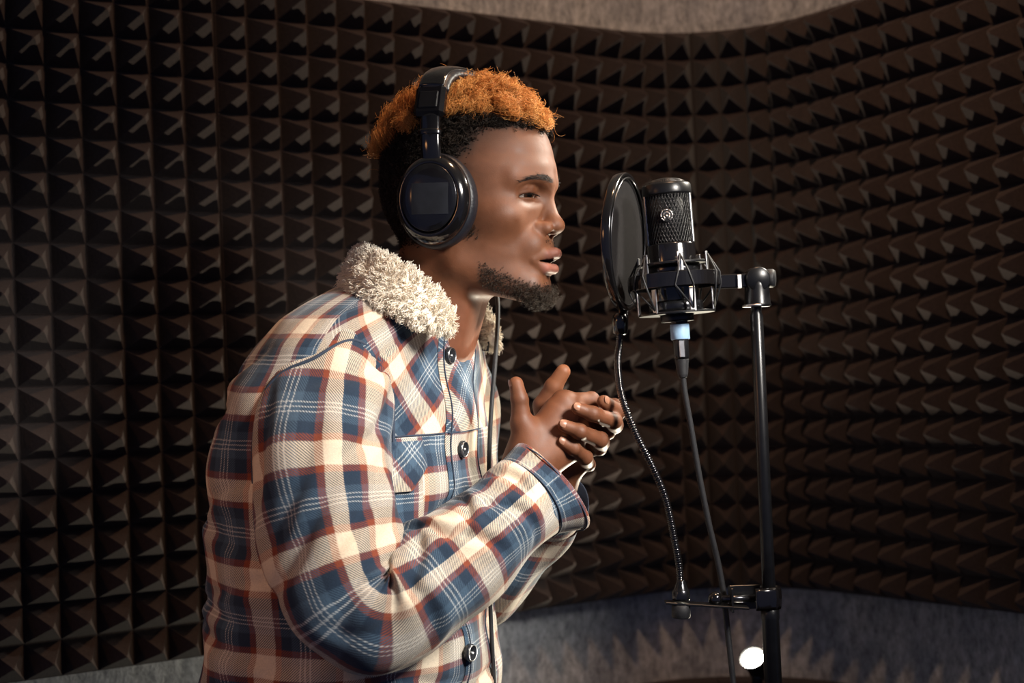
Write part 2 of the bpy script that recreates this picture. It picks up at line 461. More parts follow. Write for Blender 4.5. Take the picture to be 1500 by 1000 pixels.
def tab(zs, vs):
    zz = np.linspace(-.2, .16, 361); v = np.interp(zz, zs[::-1], vs[::-1]); k = np.exp(-np.linspace(-2, 2, 11)**2); k /= k.sum()
    v = np.convolve(np.pad(v, 5, mode='edge'), k, mode='valid'); return lambda z: np.interp(z, zz, v)
ZS = [.03, .013, -.004, -.03, -.046, -.07, -.09, -.105, -.122]
XFf = tab(ZS, [.093, .092, .0885, .088, .0890, .0895, .0875, .0885, .082])
Wf = tab(ZS, [.070, .0695, .069, .067, .064, .0595, .053, .047, .040])
EYE = np.array([.0655, .0325, .001])
NECK0, NECK1 = np.array([-.018, 0, -.03]), np.array([-.060, 0, -.168])
EA = math.radians(25); EN, ET = np.array([math.cos(EA), math.sin(EA), 0]), np.array([-math.sin(EA), math.cos(EA), 0])
EYE = np.array([.0705, .0275, .001]); EM = np.stack([EN, ET, np.array([0, 0, 1.0])], 1); ER = np.array([.0122, .0176, .0122])
def eye_local(q): return (q-EYE) @ EM
def lid_z(t_): return EYE[2]-.0034-10*t_*t_-.06*t_
def lips(q):
    ul = smin(cap(q, (.1012, .004, -.0660), (.0940, .0150, -.0680), .0068, .0056), cap(q, (.0940, .0150, -.0680), (.0830, .0258, -.0735), .0056, .0024), .003)
    ll = smin(cap(q, (.0985, .0, -.0845), (.0925, .0130, -.0825), .0073, .0064), cap(q, (.0925, .0130, -.0825), (.0830, .0250, -.0750), .0064, .0024), .003)
    return ul, ll
def head_sdf(p):
    q = p.copy(); q[:, 1] = np.abs(p[:, 1]); x, y, z = q.T
    d = ell(q, (-.008, 0, .03), (.096, .0745, .095))
    d = smin(d, ell(q, (.030, 0, .030), (.0675, .0585, .076)), .02)
    d = smin(d, ell(q, (-.03, 0, .005), (.070, .066, .07)), .02)
    # lower face
    xf, wd = XFf(z), Wf(z); xm = .0
    a = np.where(x > xm, xf-xm, .055)
    r = ((np.abs(x-xm)/a)**2.06+(y/wd)**2.06)**(1/2.06); fd = (r-1)*np.minimum(a, wd)*.95
    fd = smax(fd, z-.03, .01); fd = smax(fd, -(z+.1195-.14*(.085-x)), .016)
    d = smin(d, fd, .016)
    d = smin(d, cap(q, (.072, .014, -.103), (.002, .050, -.078), .0150, .0130), .018)     # jaw
    d = smin(d, ell(q, (.0765, 0, -.104), (.0175, .021, .0145)), .012)                      # chin
    d = smin(d, ell(q, (.048, .046, -.026), (.024, .019, .016)), .02)                       # cheekbone
    # neck
    nk = cap(q, NECK0, NECK1, .0545, .056); nk = smin(nk, cap(q, (.0, .030, -.06), (-.022, .012, -.17), .016, .012), .03)
    d = smin(d, nk, .014)
    # brow, sockets
    d = smin(d, cap(q, (.0905, .008, .013), (.0655, .047, .016), .0090, .0085), .012)
    d = smax(d, -ell(q, (.0905, .0335, -.001), (.0165, .0205, .0110), np.stack([EN, ET, [0, 0, 1]], 1)), .010)
    d = smin(d, ell(q, EYE, ER*1.10, EM), .0035)
    # eyelid opening, half closed and looking down
    lc = eye_local(q); tt = lc[:, 1]; hw = .0020*np.clip(1-(tt/.0158)**2, 0, 1)**.7
    slit = np.maximum(np.abs(z-lid_z(tt))-hw, np.maximum(np.abs(tt)-.0158, .003-lc[:, 0]))
    d = smax(d, -slit, .0010)
    for t0, t1 in ((-.013, -.004), (-.004, .006), (.006, .0155)):
        pa_, pb_ = [EYE+ET*t_+EN*(ER[0]*1.10*math.sqrt(max(0, 1-(t_/(ER[1]*1.1))**2))*.93)+np.array([0, 0, .0052-9*t_*t_]) for t_ in (t0, t1)]
        d = smin(d, cap(q, pa_, pb_, .0016, .0016), .0022)
    # muzzle, nose
    d = smin(d, ell(q, (.0735, 0, -.066), (.0235, .027, .027)), .012)
    d = smin(d, ell(q, (.0760, .0195, -.056), (.0150, .0130, .0150)), .012)
    d = smin(d, cap(q, (.0905, 0, -.002), (.0985, 0, -.028), .0070, .0085), .008)
    d = smin(d, ell(q, (.1008, 0, -.0345), (.0118, .0118, .0100)), .006)
    d = smin(d, ell(q, (.0915, .0150, -.0385), (.0112, .0072, .0078)), .005)
    d = smin(d, cap(q, (.0870, .0205, -.0365), (.085, .0190, -.0440), .0020, .0018), .006)
    d = smax(d, -ell(q, (.0975, .0082, -.0450), (.0062, .0040, .0042)), .002)
    # lips
    ul, ll = lips(q)
    d = smin(d, ul, .005); d = smin(d, ll, .005)
    d = smax(d, -ell(q, (.0960, 0, -.0752), (.0165, .0270, .0012)), .0014); d = smax(d, -ell(q, (.1010, 0, -.0752), (.0125, .0150, .0020)), .0022)
    d = smax(d, -ell(q, (.103, 0, -.0975), (.010, .022, .0045)), .010)
    # ears (under the cushions)
    e = ell(q, (-.012, .0745, -.006), (.017, .008, .030)); e = smax(e, -ell(q, (-.008, .0835, -.004), (.010, .006, .018)), .004)
    return smin(d, e, .006)

SKIN = np.array([.155, .059, .027])
def head_color(p):
    x, y, z = p[:, 0], np.abs(p[:, 1]), p[:, 2]; q = np.stack([x, y, z], 1)
    c = np.repeat(SKIN[None], len(p), 0)
    # reddish neck and ruddy cheek, paler brow
    c *= (1+.10*vnoise(p, .05, 3))[:, None]
    def mixc(m, col):
        nonlocal c
        m = np.clip(m, 0, 1)[:, None]; c = c*(1-m)+np.array(col)*m
    mixc(.5*np.clip((-.10-z)/.05, 0, 1), (.20, .070, .036))
    ul, ll = lips(q)
    mixc(np.clip(.9-ul/.0012, 0, 1)*(z > -.0752), (.16, .060, .042)); mixc(np.clip(.9-ll/.0012, 0, 1)*(z < -.0752), (.26, .098, .068))
    mixc((np.abs(z+.0752) < .0024)*(x > .075)*(x < .0985)*(y < .019)*1.0, (.04, .012, .010))
    lc = eye_local(q); tt = lc[:, 1]; zl = lid_z(tt)+.0023
    mixc(.85*np.exp(-((z-zl)/.0011)**2)*(np.abs(tt) < .016)*(lc[:, 0] > .0), (.018, .010, .008))
    mixc(.35*np.exp(-(((z+.002)/.011)**2+((tt-.002)/.018)**2))*(lc[:, 0] > -.004), (.11, .036, .016))
    # hair stubble masks
    mixc(.60*sstep(-.034, .030, (.056-(.072-z)*.62)-x+.006*vnoise(q, .014, 6))*sstep(-.015, .02, z)*(x > -.03), (.045, .022, .014))
    mixc(.93*hair_mask(q), (.016, .012, .010)); mixc(.60*beard_mask(q), (.035, .022, .016))
    mixc(.55*brow_mask(q, q), (.03, .02, .015))
    return c
def brow_mask(q, c):
    x, y, z = q[:, 0], q[:, 1], q[:, 2]; zc = .0178-.0050*((y-.027)/.020)**2; wdt = .0029*np.clip(1.25-np.abs(y-.022)/.028, .15, 1)
    return ((np.abs(z-zc) < wdt)*(y > .011)*(y < .052)*(x > .045))*1.0
def sstep(e0, e1, v): t_ = np.clip((v-e0)/(e1-e0), 0, 1); return t_*t_*(3-2*t_)
def hair_mask(q):
    x, z = q[:, 0], q[:, 2]; j = .006*vnoise(q, .02, 5)
    top = sstep(.066, .076, z+j)
    side = sstep(-.006, .040, (.056-(.072-z)*.62)-x+j)*sstep(-.02, .012, z+.3*np.clip(-x-.02, 0, 1)*3)
    back = sstep(-.018, -.045, x+j)*sstep(-.072, -.045, z)
    return np.clip(np.maximum(np.maximum(top, side), back), 0, 1)
def beard_mask(q):
    x, y, z = q[:, 0], q[:, 1], q[:, 2]; j = 1+.5*vnoise(q, .012, 9)
    b1 = np.exp(-(((x-.020)/.011)**2+((z+.042)/.012)**2))*1.1                     # sideburn patch
    t_ = np.clip((x-.030)/.060, 0, 1); zl = -.092-.024*t_
    b2 = np.exp(-((z-zl)/.0125)**2)*sstep(.022, .036, x)*sstep(.100, .090, x)*1.35     # jaw line
    b3 = np.exp(-(((x-.088)/.014)**2+((z+.118)/.011)**2))*1.2                       # chin
    b4 = .45*np.exp(-(((x-.0975)/.010)**2+((z+.053)/.0045)**2))*(y > .004)
    b5 = .22*np.exp(-(((x-.045)/.028)**2+((z+.072)/.020)**2))
    return np.clip((b1+b2+b3+b4+b5)*j, 0, 1)*(y > .001)

hv, hq = surface_net(head_sdf, (-.125, -.092, -.215), (.125, .092, .140), .0017)
hcol = head_color(hv); HEADV = hv

# hands, in room coordinates: pixel + distance into the room
H = lambda u, v, Y: P(u, v, Y)
def fingers(p, chains, k=.004):
    d = None
    for ch in chains:
        e = None
        for (a, ra), (b, rb) in zip(ch[:-1], ch[1:]):
            c = cap(p, a, b, ra, rb); e = c if e is None else smin(e, c, .0035)
        for (a, ra) in ch[1:-1]: e = smin(e, np.linalg.norm(p-a, axis=1)-ra*.99, .003)
        d = e if d is None else smin(d, e, k)
    return d
def ch(*pts): return [(P(u, v, Y), r) for u, v, Y, r in pts]
N_TH = ch((778, 655, 1.590, .0150), (764, 618, 1.585, .0120), (761, 585, 1.583, .0092), (756, 562, 1.583, .0082))
N_F = [ch((826, 588, 1.605, .0105), (866, 586, 1.622, .0092), (884, 604, 1.648, .0085), (872, 622, 1.668, .0075)),
       ch((840, 606, 1.602, .0105), (878, 612, 1.622, .0092), (890, 632, 1.650, .0085), (872, 644, 1.668, .0075)),
       ch((845, 630, 1.604, .0100), (872, 640, 1.624, .0088), (878, 656, 1.650, .0080), (860, 662, 1.668, .0072)),
       ch((838, 655, 1.608, .0092), (856, 668, 1.626, .0080), (862, 680, 1.648, .0074), (848, 682, 1.662, .0066))]
F_TH = ch((800, 630, 1.650, .0140), (796, 594, 1.640, .0115), (811, 566, 1.634, .0098), (825, 544, 1.630, .0084))
F_F = [ch((862, 592, 1.668, .0105), (900, 596, 1.650, .0092), (906, 602, 1.620, .0086), (884, 588, 1.600, .0074)),
       ch((866, 618, 1.672, .0108), (900, 622, 1.648, .0095), (899, 617, 1.606, .0090), (868, 606, 1.579, .0082), (846, 598, 1.576, .0070)),
       ch((858, 645, 1.672, .0105), (880, 648, 1.645, .0094), (879, 644, 1.604, .0090), (849, 632, 1.576, .0083), (826, 623, 1.574, .0070)),
       ch((846, 668, 1.668, .0098), (858, 676, 1.644, .0086), (857, 670, 1.606, .0082), (840, 656, 1.585, .0076), (824, 647, 1.582, .0066))]
WN, WF = P(768, 702, 1.592), P(808, 716, 1.668)
NARM, FARM = P(690, 790, 1.515), P(760, 790, 1.72)
def hand_sdf(p):
    kn = [c[0][0] for c in N_F]
    n = smin(cap(p, WN, NARM, .0255, .032), cap(p, WN, P(786, 672, 1.597), .0235, .0235), .02)
    for k_, r in zip(kn, (.0125, .0125, .0120, .0110)): n = smin(n, cap(p, P(783, 672, 1.598), k_, .0205, r), .012)
    n = smin(n, cap(p, P(776, 680, 1.597), P(836, 660, 1.604), .022, .0115), .014)
    n = smin(n, cap(p, P(778, 650, 1.594), P(812, 602, 1.602), .0150, .0115), .014)
    n = smin(n, cap(p, P(766, 672, 1.592), P(770, 632, 1.588), .020, .0135), .014)
    for k_, e in zip(kn, (1, 1, 1, 1)): n = smin(n, np.linalg.norm(p-(k_-.0025*DEP), axis=1)-.0105, .006)
    for k_ in kn: n = smin(n, cap(p, P(790, 668, 1.583), k_-.009*DEP, .0014, .0016), .0035)      # tendons
    n = smin(n, fingers(p, N_F), .007); n = smin(n, fingers(p, [N_TH]), .008)
    fk = [c[0][0] for c in F_F]
    f = smin(cap(p, WF, FARM, .0245, .030), cap(p, WF, P(822, 690, 1.672), .024, .022), .02)
    for k_, r in zip(fk, (.013, .013, .0125, .0115)): f = smin(f, cap(p, P(820, 680, 1.672), k_, .0210, r), .012)
    f = smin(f, cap(p, P(822, 700, 1.660), P(846, 684, 1.650), .014, .011), .012)
    f = smin(f, fingers(p, F_F), .006); f = smin(f, fingers(p, [F_TH]), .008)
    return smin(n, f, .0012)
hb = np.array([P(690, 800, 1.5), P(920, 530, 1.5), P(690, 800, 1.75), P(920, 530, 1.75)])
nv, nq = surface_net(hand_sdf, hb.min(0)-.01, hb.max(0)+.02, .0016)
ncol = np.repeat(np.array([[.155, .056, .025]]), len(nv), 0)*(1+.10*vnoise(nv, .03, 4))[:, None]
for c_ in F_F+N_F+[N_TH, F_TH]:
    for (a, ra) in c_[1:-1]:
        m = np.exp(-(np.linalg.norm(nv-a, axis=1)/.012)**2)[:, None]; ncol = ncol*(1-.22*m)
    m = np.exp(-(np.linalg.norm(nv-c_[-1][0], axis=1)/.011)**2)[:, None]; ncol = ncol*(1-.45*m)+np.array([.27, .115, .060])*.45*m
pad_ = np.exp(-(np.linalg.norm(nv-(F_TH[-1][0]), axis=1)/.022)**2)[:, None]; ncol = ncol*(1-.6*pad_)+np.array([.34, .135, .062])*.6*pad_

# torso, upper arms and the rest of the body below the clothes (coarse)
def torso_sdf(p):
    d = cap(p, P(545, 590, 1.68), P(525, 960, 1.67), .085, .10)
    d = smin(d, cap(p, P(505, 560, 1.60), P(625, 545, 1.76), .038, .038), .04)
    d = smin(d, cap(p, h2w(NECK1), P(560, 570, 1.68), .045, .05), .03)
    d = smin(d, cap(p, P(488, 580, 1.54), P(525, 880, 1.47), .045, .036), .02); d = smin(d, cap(p, P(525, 880, 1.47), NARM, .036, .032), .01)
    d = smin(d, cap(p, P(655, 570, 1.80), P(690, 850, 1.80), .036, .034), .02); d = smin(d, cap(p, P(690, 850, 1.80), FARM, .034, .030), .01)
    return d
tv, tq = surface_net(torso_sdf, np.array([-.36, 1.36, .86]), np.array([.2, 1.95, 1.5]), .009)
bv = np.vstack([h2w(hv), nv, tv]); bq = np.vstack([hq, nq+len(hv), tq+len(hv)+len(nv)])
bcol = np.vstack([hcol, ncol, np.repeat(SKIN[None], len(tv), 0)])
body = mesh_obj('body', bv, bq, M['skin'], person, col=bcol)
body['label'] = 'brown skin of face, neck and clasped hands'

# eyes
t = NT('eyeball'); t.setv(Roughness=.08); a_ = t.n('ShaderNodeVertexColor', layer_name='Col'); t.l(a_.outputs[0], t.b.inputs['Base Color'])
for sgn in (-1, 1):
    th = np.linspace(0, np.pi, 33); pr = np.stack([np.sin(th), np.cos(th)], 1)[::-1]
    gz = nrm([1, -.05, -.30]); V, F = lathe(pr, 32, (0, 0, 0), gz, caps=False)          # unit ball turned to the gaze
    ang_ = np.degrees(np.arccos(np.clip(V @ gz, -1, 1)))
    cc = np.where(ang_[:, None] < 13, [[.004, .004, .004]], np.where(ang_[:, None] < 32, [[.030, .013, .007]], [[.50, .42, .36]]))
    V = EYE+(V*ER*.985) @ EM.T; V = V*np.array([1, sgn, 1]); F = F if sgn > 0 else [f_[::-1] for f_ in F]
    mesh_obj('eye', h2w(V), F, t.m, person, col=cc)

# nails
def nail(c0, c1, r, out, parent, w=.0046, ln=.0052):
    ax = nrm(c1-c0); o_ = nrm(out-ax*np.dot(out, ax)); sd = np.cross(ax, o_)
    V = []; n1, n2 = 9, 9
    for i in range(n1):
        for j in range(n2):
            a, b = -1+2*i/(n1-1), -1+2*j/(n2-1)
            a2 = a*math.sqrt(1-b*b*.45); b2 = b*math.sqrt(1-a*a*.45)
            V.append(c1+ax*(a2*ln+.0012)+sd*(b2*w)+o_*(math.sqrt(max((r*1.06)**2-(b2*w)**2, 0))-.0011*a2*a2-.0002))
    return mesh_obj('fingernail', V, grid_faces(n1, n2, False), M['nail'], parent)
for c_ in F_F: nail(c_[-2][0], c_[-1][0], c_[-1][1], -DEP*1.0+UP*.55-.2*RIGHT, body)
nail(N_TH[-2][0], N_TH[-1][0], N_TH[-1][1], -RIGHT*.9-DEP*.35, body)

# ------------------------------------------------------------------ strands: hair, beard, brows, fleece
def strands(name, root, dirs, length, rad, cr, ct, mat, parent, nseg=8, curl=.3, cfreq=3., grav=0., seed=1, sides=3):
    g = np.random.default_rng(seed); n = len(root); length = np.broadcast_to(length, (n,)); rad = np.broadcast_to(rad, (n,))
    ts = np.linspace(0, 1, nseg+1); ph = g.random(n)*6.28; fr = cfreq*(.7+.6*g.random(n))
    ref = g.normal(size=(n, 3)); A = np.cross(dirs, ref); A /= np.linalg.norm(A, axis=1)[:, None]; B = np.cross(dirs, A)
    pts = []
    for t_ in ts:
        amp = curl*length*min(1, t_*2.2)
        p = root+dirs*(length*t_*(1-.25*min(1, curl*2)))[:, None]+amp[:, None]*.5*(np.cos(ph+fr*6.28*t_)[:, None]*A+np.sin(ph+fr*6.28*t_)[:, None]*B)-(amp[:, None]*.5*(np.cos(ph)[:, None]*A+np.sin(ph)[:, None]*B)) + np.array([0, 0, -1.0])*(grav*length*t_*t_)[:, None]
        pts.append(p)
    Pn = np.stack(pts, 1)
    T = np.gradient(Pn, axis=1); T /= np.linalg.norm(T, axis=2)[..., None]+1e-9
    X = np.cross(T, A[:, None]); X /= np.linalg.norm(X, axis=2)[..., None]+1e-9; Y = np.cross(T, X)
    rr = rad[:, None]*(1-.6*ts[None]**2)
    V = []
    for s in range(sides):
        a = 6.283*s/sides; V.append(Pn+rr[..., None]*(math.cos(a)*X+math.sin(a)*Y))
    V = np.stack(V, 2)                        # n, nseg+1, sides, 3
    base = (np.arange(n)*(nseg+1)*sides)[:, None, None]
    i = np.arange(nseg)[None, :, None]; s = np.arange(sides)[None, None]; s2 = (s+1) % sides
    F = np.stack([base+i*sides+s, base+i*sides+s2, base+(i+1)*sides+s2, base+(i+1)*sides+s], -1).reshape(-1, 4)
    col = cr[:, None, None]*(1-ts[None, :, None, None])+ct[:, None, None]*ts[None, :, None, None]
    col = np.broadcast_to(col, V.shape).reshape(-1, 3)
    return mesh_obj(name, V.reshape(-1, 3), F, mat, parent, col=col)

# surface samples of the head with normals
tri = np.vstack([hq[:, [0, 1, 2]], hq[:, [0, 2, 3]]])
def sample(mask_fn, n, seed, jit=0):
    g = np.random.default_rng(seed); a, b, c = hv[tri[:, 0]], hv[tri[:, 1]], hv[tri[:, 2]]
    nn = np.cross(b-a, c-a); ar = np.linalg.norm(nn, axis=1); nn /= ar[:, None]+1e-15
    cen = (a+b+c)/3; q = cen.copy(); q[:, 1] = np.abs(q[:, 1]); wgt = ar*mask_fn(q, cen); wgt /= wgt.sum()
    k = g.choice(len(tri), n, p=wgt); r1, r2 = np.sqrt(g.random(n)), g.random(n)
    pt = a[k]*(1-r1)[:, None]+b[k]*(r1*(1-r2))[:, None]+c[k]*(r1*r2)[:, None]
    return pt, nn[k], g
# sign of the normals
cenh = hv.mean(0)
_p, _n, _ = sample(lambda q, c: (q[:, 2] > .08)*1.0, 200, 1)
NS = np.sign((_n*( _p-np.array([0, 0, .03]))).sum(1).mean())
def top_mask(q, c):
    x, z = q[:, 0], q[:, 2]
    edge = np.interp(x, [-.11, -.09, -.06, -.02, .02, .06, .085, .1], [.046, .054, .068, .084, .084, .080, .073, .073])
    return (z > edge)*1.0
pt, nn, g = sample(top_mask, 11000, 11); nn = nn*NS
cp, cn, g2 = sample(top_mask, 260, 18); cn = cn*NS
def comb(p_, n_, g_, sp):
    d_ = n_*.85+np.array([-.05, 0, .30])+np.where(p_[:, :1] > .03, .12, -.25)*np.array([1, 0, 0])*np.clip(np.abs(p_[:, :1])*12, 0, 1)+g_.normal(0, sp, (len(p_), 3))
    bk = np.clip((-.045-p_[:, :1])/.03, 0, 1); d_ = d_*(1-.5*bk)+bk*np.array([-.60, 0, .12])
    return d_/np.linalg.norm(d_, axis=1)[:, None]
cd = comb(cp, cn, g2, .60); own = comb(pt, nn, g, .30)
near_ = np.argmin(((pt[:, None]-cp[None])**2).sum(2), 1)
L = .014+.012*g.random(len(pt)); CL = (.016+.018*g2.random(len(cp))**1.5)
CL *= 1-.45*np.clip((cp[:, 0]-.04)/.04, 0, 1)
tipo = pt+own*L[:, None]; tipc_ = cp[near_]+cd[near_]*CL[near_][:, None]; tip = tipo*.42+tipc_*.58
dirs = tip-pt; L = np.linalg.norm(dirs, axis=1); dirs = dirs/L[:, None]; L = np.clip(L*1.25, .008, .05)
clump = vnoise(pt, .022, 21); L *= 1+.22*clump
tone = np.clip(.5+.5*vnoise(pt, .03, 33)+g.normal(0, .15, len(pt)), 0, 1)[:, None]
rootc = np.array([.20, .055, .012])*(1-tone)+np.array([.34, .115, .022])*tone
tipc = np.array([.58, .18, .030])*(1-tone)+np.array([.95, .52, .17])*tone
wr = h2w(pt-nn*.001); wd_ = dirs @ HR
strands('dyed_hair', wr, wd_, L, .00042, rootc, tipc, M['hair'], person, nseg=11, curl=.38, cfreq=2.0, seed=3)['label'] = 'curly hair dyed orange on top'
fl, fn, g = sample(top_mask, 220, 12); fn = fn*NS; fd_ = fn+g.normal(0, .5, fn.shape); fd_ /= np.linalg.norm(fd_, axis=1)[:, None]
strands('stray_hair', h2w(fl), fd_ @ HR, .022+.018*g.random(220), .0003, np.tile([[.30, .10, .02]], (220, 1)), np.tile([[.6, .26, .07]], (220, 1)), M['hair'], person, nseg=12, curl=.35, cfreq=1.3, seed=5)
pt, nn, g = sample(lambda q, c: hair_mask(q)**2.2*(1-top_mask(q, c)*.6), 15000, 13); nn = nn*NS
q_ = pt.copy(); q_[:, 1] = np.abs(q_[:, 1]); hm = hair_mask(q_)
hi = sstep(.02, .08, pt[:, 2]); dirs = nn+g.normal(0, .5, nn.shape); dirs /= np.linalg.norm(dirs, axis=1)[:, None]
tn = g.random((len(pt), 1))*.5
strands('short_hair', h2w(pt), dirs @ HR, (.0012+.0035*hm*hm+.007*hi*hm**2)*(0.7+.6*g.random(len(pt))), .00042, np.full((len(pt), 3), .010)*np.array([1, .85, .75]), np.array([.022, .016, .012])+tn*np.array([.03, .022, .018]), M['hair'], person, nseg=5, curl=.6, cfreq=1.6, seed=7)['label'] = 'short black faded hair on the sides'
pt, nn, g = sample(lambda q, c: (beard_mask(q) > .35)*beard_mask(q)**2.4, 2700, 14); nn = nn*NS
chin = sstep(.06, .085, pt[:, 0])*sstep(-.095, -.112, pt[:, 2]); dirs = nn+np.array([.1, 0, -.6])+g.normal(0, .5, nn.shape); dirs /= np.linalg.norm(dirs, axis=1)[:, None]
strands('beard', h2w(pt), dirs @ HR, (.003+.009*chin)*(0.6+.8*g.random(len(pt))), .00022, np.full((len(pt), 3), .012), np.tile([[.045, .030, .02]], (len(pt), 1)), M['hair'], person, nseg=6, curl=.5, cfreq=1.5, seed=8)
for sgn in (-1, 1):
    pt, nn, g = sample(lambda q, c: brow_mask(q, c)*(c[:, 1]*sgn > 0), 300, 15); nn = nn*NS
    dirs = nn*.10+np.array([-.45, .7*sgn, .10])+g.normal(0, .2, nn.shape); dirs /= np.linalg.norm(dirs, axis=1)[:, None]
    strands('eyebrow', h2w(pt), dirs @ HR, .0050+.003*g.random(len(pt)), .00015, np.full((len(pt), 3), .011), np.full((len(pt), 3), .03), M['hair'], person, nseg=4, curl=.1, seed=9)
# lashes
for sgn in (-1, 1):
    lr, ld = [], []
    for t_ in np.linspace(-.0145, .0150, 36):
        e = EYE+ET*t_+EN*(ER[0]*1.08*math.sqrt(max(0, 1-(t_/(ER[1]*1.12))**2)))+np.array([0, 0, lid_z(t_)-EYE[2]+.0020]); lr.append(e*np.array([1, sgn, 1])); d_ = EN*.9+ET*t_*30+np.array([0, 0, -.35+random.gauss(0, .1)]); ld.append(nrm(d_*np.array([1, sgn, 1])))
    strands('eyelash', h2w(np.array(lr)), np.array(ld) @ HR, .0055, .0002, np.full((36, 3), .006), np.full((36, 3), .006), M['hair'], person, nseg=4, curl=.05, seed=10)
# ------------------------------------------------------------------ the jacket
TY = math.radians(25)
TF = math.cos(TY)*RIGHT-math.sin(TY)*DEP; TN = -math.sin(TY)*RIGHT-math.cos(TY)*DEP      # chest direction, his right (near) side
LV = np.array([[402, 528, 640, .045], [414, 512, 652, .062], [428, 490, 668, .095], [446, 466, 684, .135], [470, 438, 697, .172], [505, 412, 704, .198], [560, 378, 703, .208],
               [640, 345, 702, .206], [720, 334, 707, .202], [800, 331, 712, .200], [900, 327, 718, .202], [1000, 324, 724, .208], [1090, 324, 728, .212], [1130, 326, 728, .212]], float)
YT = 1.665
jacket = None
def torso_pt(phi, v, off=0.0):
    """phi 0 = front centre, +90 deg = his right side; v = photo row; off = outward"""
    uL, uR, a = [np.interp(v, LV[:, 0], LV[:, k]) for k in (1, 2, 3)]
    a = LVs[2](v); uL = LVs[0](v); uR = LVs[1](v)
    c = P((uL+uR)/2, v, YT); ex = (uR-uL)/2*YT/FPX
    b = math.sqrt(max(ex**2-(a*math.sin(TY))**2, (.45*ex)**2))/math.cos(TY)
    n = 2.25; cs, sn = math.cos(phi), math.sin(phi)
    rr = (abs(cs)**n+abs(sn)**n)**(-1/n)
    p = c+TF*(b*rr*cs)+TN*(a*rr*sn)
    if off:
        o = nrm(TF*cs/b+TN*sn/a); p = p+o*off
    return p
def _sm(col):
    vv = np.linspace(402, 1130, 365); y = np.interp(vv, LV[:, 0], LV[:, col]); k = np.exp(-np.linspace(-2, 2, 13)**2); k /= k.sum()
    y = np.convolve(np.pad(y, 6, mode='edge'), k, mode='valid'); return lambda v: float(np.interp(v, vv, y))
LVs = [_sm(1), _sm(2), _sm(3)]
TF_ = [(700, 1.9, 9, .5, .003, .5), (760, 2.0, 9, .6, .003, -.3), (830, 1.9, 10, .6, .003, .3), (900, 2.1, 9, .7, .0035, -.2), (950, 1.7, 9, .6, .003, .4), (560, .85, 8, .30, .006, 1.3), (600, .95, 8, .28, .006, 1.1), (740, .25, 8, .3, .005, .8), (800, .2, 8, .35, .005, -.5), (860, .3, 8, .35, .006, .5), (960, .4, 9, .4, .006, -.4), (985, -.1, 9, .3, .005, .3), (540, 2.2, 9, .4, .004, .5), (610, 2.4, 9, .4, .005, .3)]
def torso_wr(phi, v):
    """soft folds of the cloth"""
    f = .0035*math.sin(3.1*phi+v*.013)+.0030*math.sin(7*phi-v*.021+1.3)+.0022*math.sin(v*.055+4*phi)
    f += .004*math.exp(-((v-905)/22)**2)*math.sin(phi*2.2+.5)-.006*math.exp(-((v-880-18*math.sin(2*phi))/9)**2)*(.5+.5*math.sin(3*phi+1))
    for v0, p0, lv, lp, dep, sl in TF_:
        dv, dp = v-v0-sl*(phi-p0)*160, (phi-p0)
        f += math.exp(-(dp/lp)**4)*dep*(-math.exp(-(dv/lv)**2)+.7*math.exp(-((dv-1.9*lv)/(1.4*lv))**2))
    return f*min(1, max(0, (v-440)/60))
YOKE_V = 628
vs_ = np.unique(np.r_[np.linspace(402, 470, 14), np.linspace(470, YOKE_V, 30), np.linspace(YOKE_V, 1130, 84)])
NP_ = 160; ph_ = np.linspace(-math.pi, math.pi, NP_+1)
V = np.array([[torso_pt(p_, v_, .0015+torso_wr(p_, v_)) for p_ in ph_] for v_ in vs_])
arc = np.r_[0, np.cumsum(np.linalg.norm(np.diff(np.array([torso_pt(p_, 720) for p_ in ph_]), axis=0), axis=1))]; arc -= arc[NP_//2]
tz = np.array([0]+list(np.cumsum([np.linalg.norm(torso_pt(.9, a)-torso_pt(.9, b)) for a, b in zip(vs_[:-1], vs_[1:])])))
F = grid_faces(len(vs_), NP_+1, False)
uvv = np.stack(np.broadcast_arrays(arc[None, :], -tz[:, None]), -1).reshape(-1, 2)+np.array([.020, .052])
FU = uvv[F]                                               # per corner
ri, ci = F[:, 0]//(NP_+1), F[:, 0] % (NP_+1)
yk = (vs_[ri] < YOKE_V-.01) & (ph_[ci] > -.9) & (ph_[ci] < 1.15)
ang = math.radians(40); RM = np.array([[math.cos(ang), -math.sin(ang)], [math.sin(ang), math.cos(ang)]])
FU[yk] = FU[yk] @ RM.T+np.array([.01, .03])
Vt = V.reshape(-1, 3)
jacket = mesh_obj('jacket', Vt, F[:, ::-1], M['plaid'], person, uv=FU[:, ::-1].reshape(-1, 2))
jacket['label'] = 'plaid flannel jacket in cream, navy and rust'

def patch_on(phis, vs, off, name, mat, uvrot=0, edge=.0025, shift=(0, 0), wr=True):
    """a sewn-on cloth panel that follows the body; phis(row) gives its two side angles at row v"""
    nr, ncl = len(vs), 14; A, U = [], []
    for v_ in vs:
        p0, p1 = phis(v_)
        for k_ in range(ncl):
            q = p0+(p1-p0)*k_/(ncl-1); e_ = min(k_, ncl-1-k_)
            A.append(torso_pt(q, v_, .0015+torso_wr(q, v_)+(off if 0 < k_ < ncl-1 else off-.0035)))
            U.append([np.interp(q, ph_, arc), -np.interp(v_, vs_, tz)])
    U = np.array(U) @ np.array([[math.cos(uvrot), -math.sin(uvrot)], [math.sin(uvrot), math.cos(uvrot)]]).T+np.array(shift)
    return mesh_obj(name, A, grid_faces(nr, ncl, False)[:, ::-1], mat, jacket, uv=U)
